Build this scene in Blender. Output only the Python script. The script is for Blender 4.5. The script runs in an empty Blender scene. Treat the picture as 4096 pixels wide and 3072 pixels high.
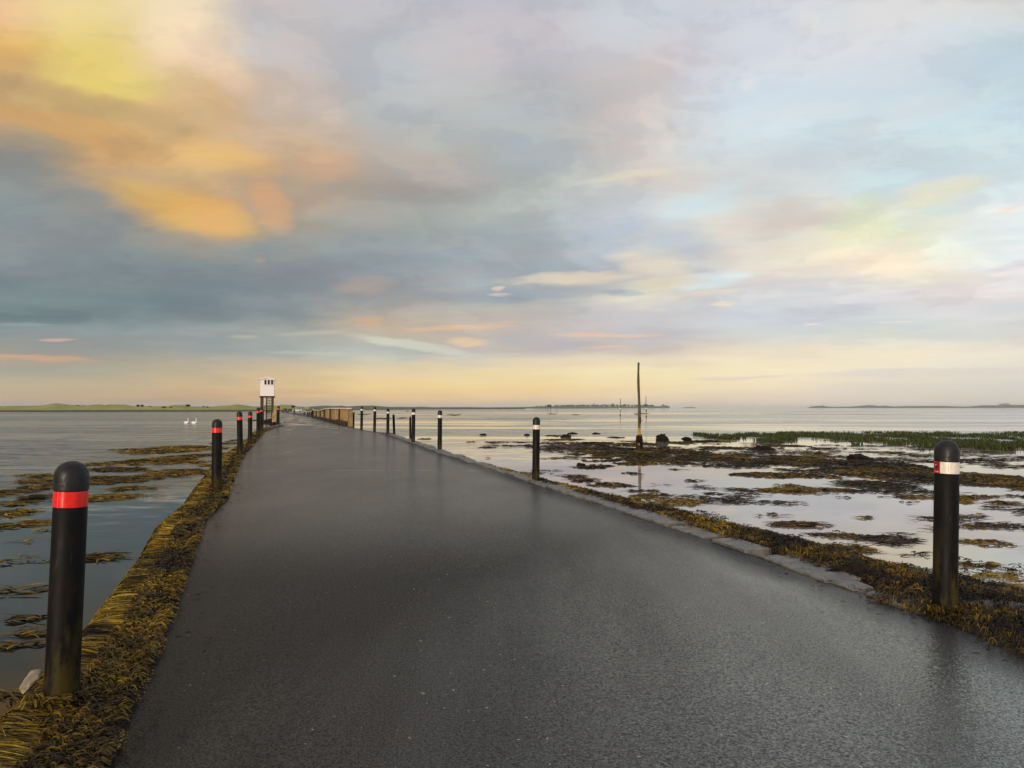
import bpy, bmesh, math, random
import numpy as np
from mathutils import Vector, Matrix
R = math.radians
rng = np.random.default_rng(7)
random.seed(7)
sc = bpy.context.scene
COL = sc.collection
# ------------------------------------------------------------------ camera
F = 3077.0            # focal length in photograph pixels (4096 wide)
H = 1.6               # eye height above the road
HZ = 1630.0           # row of the sea horizon
WZ = -0.35            # water level
PITCH = math.atan((HZ - 1536.0) / F)
cp, sp = math.cos(PITCH), math.sin(PITCH)
cam_d = bpy.data.cameras.new('camera'); cam = bpy.data.objects.new('camera', cam_d); COL.objects.link(cam)
cam_d.sensor_width = 36; cam_d.lens = 36 * F / 4096
cam_d.clip_start = 0.05; cam_d.clip_end = 40000
cam.location = (0, 0, H); cam.rotation_euler = (R(90) + PITCH, 0, 0)
sc.camera = cam


def ray(px, py):
    a, b = (px - 2048) / F, (1536 - py) / F
    return a, cp - sp * b, sp + cp * b


def at(px, py, z=0.0):
    """where the ray of a photo pixel meets the level z"""
    a, y, zz = ray(px, py)
    t = (z - H) / zz
    return Vector((a * t, y * t, z))


def atd(px, py, d):
    a, y, zz = ray(px, py)
    t = d / y
    return Vector((a * t, d, H + zz * t))


# ------------------------------------------------------------------ names and labels
def tag(o, label=None, cat=None, group=None, kind=None):
    if label: o['label'] = label
    if cat: o['category'] = cat
    if group: o['group'] = group
    if kind: o['kind'] = kind
    return o


def empty(name, loc, rz=0.0):
    o = bpy.data.objects.new(name, None); COL.objects.link(o)
    o.empty_display_size = 0.1
    o.location = loc; o.rotation_euler = (0, 0, rz)
    return o


def link_mesh(name, me, mat, parent=None, smooth=False):
    o = bpy.data.objects.new(name, me); COL.objects.link(o)
    if mat is not None:
        for m in (mat if isinstance(mat, (list, tuple)) else [mat]): me.materials.append(m)
    if smooth: me.polygons.foreach_set('use_smooth', [True] * len(me.polygons))
    if parent is not None: o.parent = parent
    return o


class MB:
    """collects simple shapes and links them as one mesh object"""
    def __init__(s): s.bm = bmesh.new()

    def box(s, c, size, rot=None, bev=0.0, mat=0):
        n0 = len(s.bm.faces)
        m = Matrix.Translation(Vector(c))
        if rot is not None: m = m @ (rot.to_4x4() if isinstance(rot, Matrix) else Matrix.Rotation(rot, 4, 'Z'))
        m = m @ Matrix.Diagonal((size[0], size[1], size[2], 1))
        r = bmesh.ops.create_cube(s.bm, size=1, matrix=m)
        if bev:
            es = list({e for v in r['verts'] for e in v.link_edges})
            bmesh.ops.bevel(s.bm, geom=es, offset=bev, segments=1, affect='EDGES')
        s.bm.faces.ensure_lookup_table()
        if mat:
            for f in s.bm.faces[n0:]: f.material_index = mat
        return s

    def bar(s, a, b, w, h, bev=0.0):
        a, b = Vector(a), Vector(b); d = b - a
        q = d.to_track_quat('X', 'Z').to_matrix()
        return s.box((a + b) / 2, (d.length, w, h), q, bev)

    def tube(s, pts, rad, n=10, cap=True):
        pts = [Vector(p) for p in pts]; rings = []
        if not isinstance(rad, (list, tuple)): rad = [rad] * len(pts)
        for i, p in enumerate(pts):
            d = (pts[min(i + 1, len(pts) - 1)] - pts[max(i - 1, 0)]).normalized()
            ref = Vector((0, 0, 1)) if abs(d.z) < 0.9 else Vector((0, 1, 0))
            u = d.cross(ref).normalized(); v = d.cross(u).normalized()
            rings.append([s.bm.verts.new(p + (u * math.cos(k * 2 * math.pi / n) + v * math.sin(k * 2 * math.pi / n)) * rad[i]) for k in range(n)])
        for a, b in zip(rings, rings[1:]):
            for k in range(n): s.bm.faces.new((a[k], a[(k + 1) % n], b[(k + 1) % n], b[k]))
        if cap:
            s.bm.faces.new(rings[0][::-1]); s.bm.faces.new(rings[-1])
        return s

    def lathe(s, prof, n=24, c=(0, 0, 0)):
        """prof: list of (radius, z)"""
        c = Vector(c); rings = []
        for r_, z in prof:
            if r_ < 1e-6: rings.append([s.bm.verts.new(c + Vector((0, 0, z)))])
            else: rings.append([s.bm.verts.new(c + Vector((r_ * math.cos(k * 2 * math.pi / n), r_ * math.sin(k * 2 * math.pi / n), z))) for k in range(n)])
        for a, b in zip(rings, rings[1:]):
            for k in range(n):
                k2 = (k + 1) % n
                if len(a) == 1 and len(b) == 1: continue
                if len(a) == 1: s.bm.faces.new((a[0], b[k2], b[k]))
                elif len(b) == 1: s.bm.faces.new((a[k], a[k2], b[0]))
                else: s.bm.faces.new((a[k], a[k2], b[k2], b[k]))
        return s

    def prism(s, poly, axis, lo, hi):
        """closed polygon of (a, b) pairs extruded along axis x, y or z"""
        def P(a, b, t): return {'x': (t, a, b), 'y': (a, t, b), 'z': (a, b, t)}[axis]
        v0 = [s.bm.verts.new(P(a, b, lo)) for a, b in poly]; v1 = [s.bm.verts.new(P(a, b, hi)) for a, b in poly]
        n = len(poly)
        for k in range(n): s.bm.faces.new((v0[k], v0[(k + 1) % n], v1[(k + 1) % n], v1[k]))
        s.bm.faces.new(v0[::-1]); s.bm.faces.new(v1)
        return s

    def build(s, name, mat, parent=None, smooth=False, loc=None):
        bmesh.ops.recalc_face_normals(s.bm, faces=s.bm.faces)
        me = bpy.data.meshes.new(name); s.bm.to_mesh(me); s.bm.free()
        o = link_mesh(name, me, mat, parent, False)
        if smooth:
            me.polygons.foreach_set('use_smooth', [True] * len(me.polygons))
            if hasattr(me, 'set_sharp_from_angle'): me.set_sharp_from_angle(angle=R(40))
        if loc is not None: o.location = loc
        return o


def np_mesh(name, verts, quads, mat, col=None, smooth=False, parent=None):
    """mesh straight from arrays: verts (n,3), quads (m,4)"""
    me = bpy.data.meshes.new(name)
    verts = np.asarray(verts, dtype=np.float32); quads = np.asarray(quads, dtype=np.int32)
    k = quads.shape[1]
    me.vertices.add(len(verts)); me.vertices.foreach_set('co', verts.ravel())
    me.loops.add(quads.size); me.loops.foreach_set('vertex_index', quads.ravel())
    me.polygons.add(len(quads)); me.polygons.foreach_set('loop_start', np.arange(0, quads.size, k, dtype=np.int32))
    me.polygons.foreach_set('loop_total', np.full(len(quads), k, dtype=np.int32))
    if col is not None:
        at_ = me.attributes.new('tint', 'FLOAT_COLOR', 'POINT')
        c4 = np.ones((len(verts), 4), dtype=np.float32); c4[:, :3] = col
        at_.data.foreach_set('color', c4.ravel())
    me.update(calc_edges=True); me.validate()
    o = link_mesh(name, me, mat, parent)
    if smooth: me.polygons.foreach_set('use_smooth', np.ones(len(me.polygons), dtype=bool))
    return o


def grid_mesh(name, P, mat, smooth=True, parent=None, col=None):
    """P: (nu, nv, 3) grid of points"""
    nu, nv = P.shape[:2]
    i = np.arange(nu * nv).reshape(nu, nv)
    q = np.stack([i[:-1, :-1], i[1:, :-1], i[1:, 1:], i[:-1, 1:]], -1).reshape(-1, 4)
    return np_mesh(name, P.reshape(-1, 3), q, mat, col, smooth, parent)


# value noise for shaping geometry
_perm = np.random.default_rng(3).random((256, 256))


def vnoise(x, y):
    x = np.asarray(x, float); y = np.asarray(y, float)
    xi = np.floor(x).astype(int); yi = np.floor(y).astype(int); fx = x - xi; fy = y - yi
    fx = fx * fx * (3 - 2 * fx); fy = fy * fy * (3 - 2 * fy)
    g = lambda a, b: _perm[a % 256, b % 256]
    return (g(xi, yi) * (1 - fx) + g(xi + 1, yi) * fx) * (1 - fy) + (g(xi, yi + 1) * (1 - fx) + g(xi + 1, yi + 1) * fx) * fy


def fbm(x, y, o=4):
    s = 0; a = 0.5
    for k in range(o):
        s = s + a * vnoise(np.asarray(x) * 2 ** k + 17 * k, np.asarray(y) * 2 ** k + 31 * k); a *= 0.5
    return s


def sstep(a, b, x):
    t = np.clip((np.asarray(x, float) - a) / (b - a), 0, 1)
    return t * t * (3 - 2 * t)


# ------------------------------------------------------------------ node helper
def lin(c):
    return tuple((v / 255 / 12.92 if v / 255 <= 0.04045 else ((v / 255 + 0.055) / 1.055) ** 2.4) for v in c)


class NT:
    def __init__(s, nt): s.t = nt; s.n = nt.nodes; s.l = nt.links

    def add(s, typ, **kw):
        n = s.n.new(typ)
        for k, v in kw.items(): setattr(n, k, v)
        return n

    def put(s, sock, v):
        if isinstance(v, bpy.types.NodeSocket): s.l.new(v, sock)
        elif v is not None:
            if hasattr(sock.default_value, '__len__'):
                v = tuple(v) if hasattr(v, '__len__') else (v,) * len(sock.default_value)
                if len(v) == 3 and len(sock.default_value) == 4: v = v + (1.0,)
            sock.default_value = v

    def math(s, op, a, b=None, c=None, clamp=False):
        n = s.add('ShaderNodeMath', operation=op, use_clamp=clamp)
        s.put(n.inputs[0], a); s.put(n.inputs[1], b)
        if c is not None: s.put(n.inputs[2], c)
        return n.outputs[0]

    def vm(s, op, a, b=None, scale=None):
        n = s.add('ShaderNodeVectorMath', operation=op)
        s.put(n.inputs[0], a)
        if b is not None: s.put(n.inputs[1], b)
        if scale is not None: s.put(n.inputs['Scale'], scale)
        return n.outputs['Value'] if op in ('LENGTH', 'DOT_PRODUCT', 'DISTANCE') else n.outputs['Vector']

    def mix(s, f, a, b, blend='MIX'):
        n = s.add('ShaderNodeMix', data_type='RGBA', blend_type=blend)
        s.put(n.inputs[0], f); s.put(n.inputs[6], a); s.put(n.inputs[7], b)
        return n.outputs[2]

    def mr(s, v, a, b, c=0.0, d=1.0, smooth=True):
        n = s.add('ShaderNodeMapRange', interpolation_type='SMOOTHSTEP' if smooth else 'LINEAR')
        n.clamp = True
        for k, x in zip(range(5), (v, a, b, c, d)): s.put(n.inputs[k], x)
        return n.outputs[0]

    def noise(s, vec, scale, detail=3, rough=0.5, dist=0.0, dim='3D'):
        n = s.add('ShaderNodeTexNoise', noise_dimensions=dim)
        s.put(n.inputs['Vector'], vec); s.put(n.inputs['Scale'], scale)
        n.inputs['Detail'].default_value = detail; n.inputs['Roughness'].default_value = rough
        n.inputs['Distortion'].default_value = dist
        return n.outputs['Fac'], n.outputs['Color']

    def mapv(s, vec, scale=(1, 1, 1), rot=(0, 0, 0), loc=(0, 0, 0), typ='POINT'):
        n = s.add('ShaderNodeMapping', vector_type=typ)
        s.put(n.inputs['Vector'], vec)
        n.inputs['Location'].default_value = loc; n.inputs['Rotation'].default_value = rot; n.inputs['Scale'].default_value = scale
        return n.outputs[0]

    def xyz(s, x, y, z=0.0):
        n = s.add('ShaderNodeCombineXYZ')
        for k, v in enumerate((x, y, z)): s.put(n.inputs[k], v)
        return n.outputs[0]

    def sep(s, v):
        n = s.add('ShaderNodeSeparateXYZ'); s.put(n.inputs[0], v); return n.outputs

    def ramp(s, f, stops, interp='LINEAR'):
        n = s.add('ShaderNodeValToRGB'); cr = n.color_ramp; cr.interpolation = interp
        stops = sorted(stops, key=lambda q: q[0])
        cr.elements[0].position = stops[0][0]; cr.elements[0].color = (*stops[0][1], 1)
        cr.elements[1].position = stops[-1][0]; cr.elements[1].color = (*stops[-1][1], 1)
        for p, c in stops[1:-1]: e = cr.elements.new(p); e.color = (*c, 1)
        s.put(n.inputs[0], f)
        return n.outputs[0]

    def bump(s, h, strength=1.0, dist=0.01, normal=None):
        n = s.add('ShaderNodeBump')
        s.put(n.inputs['Height'], h); s.put(n.inputs['Strength'], strength); n.inputs['Distance'].default_value = dist
        if normal is not None: s.put(n.inputs['Normal'], normal)
        return n.outputs[0]


def material(name):
    m = bpy.data.materials.new(name); m.use_nodes = True
    g = NT(m.node_tree)
    p = g.n['Principled BSDF']
    return m, g, p


def objco(g):
    return g.add('ShaderNodeTexCoord').outputs['Object']


def geopos(g):
    return g.add('ShaderNodeNewGeometry').outputs['Position']


def simple_mat(name, c1, c2, scale=8.0, rough=0.6, bump=0.0, bscale=None, stretch=(1, 1, 1), spec=0.5, detail=5):
    """two-tone weathered surface"""
    m, g, p = material(name)
    v = g.mapv(objco(g), stretch)
    f, _ = g.noise(v, scale, detail, 0.62)
    g.put(p.inputs['Base Color'], g.mix(g.mr(f, 0.32, 0.68), c1, c2))
    f2, _ = g.noise(v, scale * 2.7, 3, 0.6)
    g.put(p.inputs['Roughness'], g.mr(f2, 0.25, 0.75, max(rough - 0.14, 0.05), min(rough + 0.14, 1)))
    p.inputs['Specular IOR Level'].default_value = spec
    if bump:
        f3, _ = g.noise(v, bscale or scale * 4, 4, 0.65)
        g.put(p.inputs['Normal'], g.bump(f3, 1.0, bump))
    return m
# ------------------------------------------------------------------ sky, sun
SUN_EL, SUN_AZ = R(9), R(205)          # low, behind the camera and to the left (azimuth clockwise from +Y)
world = bpy.data.worlds.new('World'); sc.world = world; world.use_nodes = True
g = NT(world.node_tree)
bg = g.n['Background']
gen = g.add('ShaderNodeTexCoord').outputs['Generated']
x, y, z = g.sep(gen)
hyp = g.math('SQRT', g.math('ADD', g.math('MULTIPLY', x, x), g.math('MULTIPLY', y, y)))
yy = g.math('MAXIMUM', y, g.math('MULTIPLY', hyp, 0.6))
v0 = g.math('DIVIDE', g.math('MAXIMUM', z, 0.0), g.math('MAXIMUM', yy, 0.02))
u0 = g.math('ARCTAN2', x, y)
# cloud deck seen in perspective: direction projected on a level sheet
den = g.math('ADD', g.math('MAXIMUM', z, 0.0), 0.11)
deck = g.xyz(g.math('DIVIDE', x, den), g.math('DIVIDE', y, den))
deck = g.mapv(deck, (1.0, 1.0, 1), (0, 0, R(24)))
n1, c1 = g.noise(deck, 1.25, 3, 0.5, 0.0, '2D')
n2, c2 = g.noise(g.mapv(deck, (0.9, 1.35, 1), loc=(3.1, 7.7, 0)), 2.6, 6, 0.6, 0.0, '2D')
n3, c3 = g.noise(g.xyz(g.math('MULTIPLY', u0, 7.0), g.math('MULTIPLY', v0, 40.0)), 1.0, 4, 0.6, 0.0, '2D')
cs1 = g.sep(c1); cs2 = g.sep(c2)
ampv = g.mr(v0, 0.0, 0.3, 0.008, 0.085, False)
ampu = g.mr(v0, 0.0, 0.3, 0.10, 0.13, False)
h5 = lambda q: g.math('SUBTRACT', q, 0.5)
wu = g.math('ADD', g.math('MULTIPLY', h5(cs1[0]), 1.0), g.math('MULTIPLY', h5(cs2[0]), 0.5))
wv = g.math('ADD', g.math('MULTIPLY', h5(cs1[1]), 1.0), g.math('MULTIPLY', h5(cs2[1]), 0.6))
u = g.math('ADD', u0, g.math('MULTIPLY', wu, ampu))
v = g.math('ADD', v0, g.math('MULTIPLY', wv, ampv))
v = g.math('ADD', v, g.math('MULTIPLY', h5(n3), g.mr(v0, 0.04, 0.12, 0.001, 0.018, False)))
v = g.math('MAXIMUM', v, 0.0)
ROWS = [0, 200, 330, 450, 600, 750, 850, 950, 1050, 1120, 1180, 1250, 1320, 1400, 1430, 1480, 1540, 1590, 1625]
GRID = {
0: [(227,189,149),(228,185,110),(204,166,116),(204,168,118),(150,146,138),(142,148,146),(135,146,148),(136,145,148),(132,142,145),(122,136,140),(118,134,138),(112,130,134),(140,154,156),(160,154,146),(178,158,138),(168,164,150),(192,178,150),(196,172,142),(168,154,138)],
400: [(234,209,152),(228,203,124),(222,200,116),(215,170,108),(203,165,117),(180,156,132),(142,146,144),(136,144,146),(132,142,144),(124,137,141),(119,134,139),(112,129,134),(141,153,155),(153,156,152),(166,160,146),(176,169,150),(195,178,147),(199,170,135),(171,156,135)],
800: [(240,218,186),(240,210,178),(222,192,146),(210,176,132),(212,174,120),(200,168,128),(190,160,122),(160,148,132),(134,142,143),(128,139,144),(122,136,142),(120,134,140),(146,156,157),(153,160,159),(168,164,154),(188,174,148),(206,182,144),(204,171,133),(178,158,134)],
1100: [(196,190,191),(198,194,194),(206,190,176),(204,184,162),(208,178,144),(190,168,142),(180,162,140),(152,148,140),(138,143,146),(132,142,148),(128,140,146),(134,143,146),(160,164,160),(160,168,166),(178,176,164),(202,184,152),(220,190,144),(212,177,135),(184,162,136)],
1536: [(190,192,198),(186,190,194),(185,188,190),(182,184,184),(190,178,166),(172,164,156),(170,168,160),(160,164,160),(140,152,160),(150,156,162),(160,157,154),(176,166,156),(198,180,158),(182,185,180),(200,200,184),(228,208,170),(242,212,154),(236,198,146),(194,172,148)],
2048: [(195,193,201),(200,194,198),(192,193,194),(184,190,192),(184,190,188),(178,184,180),(184,190,184),(168,176,176),(165,174,180),(170,177,180),(160,168,174),(190,185,178),(198,188,180),(196,186,180),(222,208,186),(240,220,176),(246,218,160),(240,206,158),(204,182,160)],
2560: [(200,204,212),(213,206,206),(214,206,202),(212,204,200),(214,206,200),(212,206,198),(195,202,208),(182,190,203),(186,192,198),(215,212,202),(224,218,202),(200,198,200),(200,196,200),(208,196,188),(226,212,190),(248,232,188),(248,226,178),(238,212,176),(214,196,176)],
3072: [(208,212,222),(212,215,224),(205,215,226),(207,220,228),(204,212,216),(208,212,212),(222,214,204),(225,216,204),(226,218,208),(222,214,212),(214,214,216),(206,208,214),(206,210,212),(236,222,200),(246,232,204),(250,236,200),(246,230,196),(234,216,192),(224,208,190)],
3584: [(221,219,218),(216,216,222),(205,218,228),(208,222,228),(205,222,228),(214,230,232),(226,234,222),(238,237,206),(250,238,212),(246,236,216),(222,219,222),(212,214,216),(204,210,210),(248,235,208),(248,236,208),(246,234,210),(228,218,204),(226,214,198),(218,208,194)],
4096: [(218,220,218),(205,220,226),(206,226,232),(208,228,234),(214,232,236),(226,238,238),(236,242,240),(242,248,246),(243,249,247),(236,233,236),(224,218,218),(212,212,216),(218,217,212),(240,230,212),(238,230,214),(232,224,210),(222,216,206),(216,208,196),(208,202,190)],
}
VMAX = 0.62
posn = g.math('DIVIDE', v, VMAX, clamp=True)
vrow = lambda r_: max((HZ - r_) / F, 0.0)
prev = None
us = []
for px in sorted(GRID):
    stops = [(vrow(r_) / VMAX, lin(c)) for r_, c in zip(ROWS, GRID[px])]
    stops.append((1.0, lin((196, 196, 204))))
    cr = g.ramp(posn, stops)
    u_px = math.atan((px - 2048) / F)
    if prev is None: prev = cr
    else: prev = g.mix(g.mr(u, us[-1], u_px), prev, cr)
    us.append(u_px)
sky_c = prev
# separate clouds and gaps: (px, py, rx, ry, tilt deg, colour, alpha, raggedness)
BLOBS = [
(420,320,250,100,20,(227,206,116),.75,.6),(330,392,480,44,17,(190,158,112),.95,.35),(130,432,220,38,15,(192,158,112),.75,.4),
(300,500,400,46,17,(220,172,108),.8,.5),(880,620,200,72,16,(230,186,120),.95,.25),(540,580,160,42,16,(194,158,112),.7,.4),
(500,690,300,40,12,(196,164,124),.6,.5),(720,832,330,84,19,(224,178,100),1.1,.15),(880,880,130,62,4,(222,174,108),1.0,.2),(1075,825,120,50,48,(222,173,126),.8,.6),(1260,650,130,66,-5,(222,178,140),.55,.5),
(680,90,130,110,40,(248,223,188),.7,.5),(860,250,160,60,40,(240,210,180),.6,.5),(1300,420,90,50,45,(222,204,190),.4,.9),
(1045,1028,26,12,0,(186,156,128),.8,.5),
(2825,818,170,70,-22,(201,221,227),.95,.5),(2850,1112,160,36,-9,(226,240,240),1.05,.5),
(2620,1040,150,58,5,(234,222,202),1.0,.7),(2300,1096,260,24,-3,(232,218,196),1.0,.7),(2640,1130,160,22,-4,(236,226,198),.8,.7),
(1990,1148,26,8,-30,(234,212,196),.9,.5),(1992,1178,44,9,-3,(240,224,204),.9,.5),
(2470,1165,85,14,4,(170,180,192),.85,.6),(2200,1165,280,26,-2,(158,168,178),.55,.6),(2720,950,140,66,-12,(190,197,203),.8,.6),
(2540,700,200,20,-8,(230,219,196),.8,.7),(2610,480,60,26,20,(228,217,206),.7,.7),(2690,560,40,40,0,(226,216,206),.6,.7),(3030,308,50,26,-20,(230,226,222),.5,.9),(3270,80,60,40,0,(226,222,216),.5,.9),
(3420,880,150,100,0,(236,240,194),.6,.6),(3735,762,190,52,-20,(242,238,208),.85,.6),(3500,1020,200,50,-4,(252,234,210),.7,.7),(3200,840,170,70,-16,(228,217,202),.7,.6),
(1830,1312,190,12,-2,(232,190,156),.8,.6),(1855,1366,85,16,2,(240,208,172),.9,.5),(2450,1338,190,9,-1,(240,200,172),.8,.6),(2400,1388,85,7,-1,(238,200,172),.8,.6),(1480,1280,70,20,0,(216,172,130),.7,.6),(1450,1140,110,30,-6,(178,164,152),.7,.6),
(150,1432,220,13,3,(212,168,140),.8,.8),(215,1358,62,5,-1,(214,180,164),.95,.4),(1240,1335,130,10,-2,(192,188,174),.8,.6),(960,1348,60,6,0,(184,182,168),.7,.5),(60,1295,130,8,2,(152,164,166),.7,.6),
(1640,1378,270,16,8,(214,214,198),.85,.6),(1280,1410,180,8,2,(198,196,180),.7,.6),(2180,1372,210,20,4,(188,184,188),.75,.7),
(3150,1262,260,40,-2,(200,205,213),.7,.7),(4060,832,70,14,-22,(248,228,212),.8,.6),(4050,1062,110,22,-14,(228,217,222),.8,.6),(3760,1490,520,16,-1,(226,216,208),.7,.6),(2960,1510,170,7,-2,(226,210,196),.7,.6),
(1900,1196,210,18,2,(150,160,170),.6,.6),(1750,690,190,60,8,(196,190,186),.6,.7),(1560,1050,300,50,4,(138,149,156),.7,.6),(1000,1000,420,60,3,(138,146,148),.5,.6),(1450,960,260,40,0,(150,158,160),.4,.7),(2140,600,150,60,20,(182,190,194),.6,.7),
(3600,1290,120,5,-2,(236,224,220),.8,.6),(3230,1291,30,5,0,(240,222,206),.9,.5),(2910,1216,45,12,-6,(238,222,204),.8,.6),(2850,1170,120,12,-6,(240,226,206),.75,.7),
]
ragb = g.noise(g.mapv(deck, (1.0, 1.6, 1), loc=(11.0, 4.0, 0)), 4.2, 6, 0.62, 0.0, '2D')[0]
puff = g.noise(g.xyz(g.math('MULTIPLY_ADD', v0, 2.0, g.math('MULTIPLY', u, 7.5)), g.math('MULTIPLY', v, 15.0)), 1.0, 7, 0.6, 0.0, '2D')[0]
rag = g.math('ADD', g.math('MULTIPLY', h5(ragb), 0.45), g.math('MULTIPLY', h5(puff), 0.75))
uv = g.xyz(u, v)
uv2 = g.xyz(g.math('ADD', g.math('MULTIPLY', u, 0.38), g.math('MULTIPLY', u0, 0.62)), g.math('ADD', g.math('MULTIPLY', v, 0.38), g.math('MULTIPLY', v0, 0.62)), 1.0)
for (px, py, rx, ry, tilt, c, al, rg) in BLOBS:
    t = (px - 2048) / F; k = 1 / (1 + t * t)
    u_c, v_c = math.atan(t), vrow(py); ca, sa = math.cos(R(-tilt)), math.sin(R(-tilt))
    sx, sy = 0.86 * rx / F * k, 0.86 * ry / F
    ax = (ca / sx, sa / sx, -(ca * u_c + sa * v_c) / sx); ay = (-sa / sy, ca / sy, -(-sa * u_c + ca * v_c) / sy)
    dx = g.vm('DOT_PRODUCT', uv2, ax); dy = g.vm('DOT_PRODUCT', uv2, ay)
    r_ = g.math('MULTIPLY_ADD', dx, dx, g.math('MULTIPLY', dy, dy))
    r_ = g.math('MULTIPLY_ADD', rag, rg * 7.0, r_)
    sky_c = g.mix(g.mr(r_, 2.6, -0.2, 0.0, min(al * 0.93, 1.0)), sky_c, lin(c))
# soft mottling of the cloud deck: brighter and greyer billows
sA = g.mr(v0, 0.04, 0.26, 0.22, 1.0)
b1 = g.math('MULTIPLY_ADD', h5(n1), g.math('MULTIPLY', sA, 0.30), 1.0)
b2 = g.math('MULTIPLY_ADD', h5(n2), g.math('MULTIPLY', sA, 0.22), 1.0)
b3 = g.math('MULTIPLY_ADD', h5(n3), g.math('MULTIPLY', g.mr(v0, 0.055, 0.10), g.mr(v0, 0.12, 0.26, 0.26, 0.0)), 1.0)
edge_ = g.mr(g.math('MULTIPLY_ADD', h5(n1), 0.4, puff), 0.42, 0.56)
b4 = g.math('MULTIPLY_ADD', h5(edge_), g.mr(v0, 0.04, 0.13, 0.0, 0.085), 1.0)
bb = g.math('MULTIPLY', g.math('MULTIPLY', b1, b2), g.math('MULTIPLY', b3, b4))
hue_ = g.mr(cs2[2], 0.34, 0.66)
sky_c = g.mix(1.0, sky_c, g.mix(g.math('MULTIPLY', g.mr(v0, 0.05, 0.2), 1.0), (1.0, 1.0, 1.0), g.mix(hue_, (0.972, 1.003, 1.018), (1.034, 0.994, 0.98))), 'MULTIPLY')
sky_c = g.mix(1.0, sky_c, g.xyz(bb, bb, g.math('MULTIPLY_ADD', g.math('SUBTRACT', bb, 1.0), 0.75, 1.0)), 'MULTIPLY')
# clear air behind the clouds
nis = g.add('ShaderNodeTexSky', sky_type='NISHITA')
nis.sun_disc = False; nis.sun_elevation = SUN_EL; nis.sun_rotation = SUN_AZ
nis.air_density = 1.0; nis.dust_density = 1.5; nis.ozone_density = 1.0
clear = g.vm('SCALE', nis.outputs[0], scale=0.10)
sky_c = g.mix(0.95, clear, sky_c)
low = g.mr(z, -0.02, 0.0, 0.25, 1.0)
sky_c = g.vm('SCALE', sky_c, scale=low)
g.put(bg.inputs['Color'], sky_c)
bg.inputs['Strength'].default_value = 1.0
world.cycles.sampling_method = 'NONE'   # a smooth sky: no importance map needed
sc.cycles.use_denoising = True; sc.cycles.sample_clamp_direct = 6.0; sc.cycles.sample_clamp_indirect = 3.0; sc.cycles.max_bounces = 5; sc.cycles.diffuse_bounces = 2; sc.cycles.glossy_bounces = 3

sl = bpy.data.lights.new('sun', 'SUN'); so = bpy.data.objects.new('sun', sl); COL.objects.link(so)
sl.energy = 2.6; sl.angle = R(10); sl.color = (1.0, 0.83, 0.66)
sd = Vector((math.sin(SUN_AZ) * math.cos(SUN_EL), math.cos(SUN_AZ) * math.cos(SUN_EL), math.sin(SUN_EL)))
so.rotation_euler = sd.to_track_quat('Z', 'Y').to_euler(); so.location = (0, 0, 20)
sc.view_settings.view_transform = 'Standard'; sc.view_settings.look = 'None'
sc.view_settings.exposure = 0.0; sc.view_settings.gamma = 1.0
# ------------------------------------------------------------------ materials of the setting
def road_z(y): return -0.22 * sstep(112, 195, y)


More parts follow.
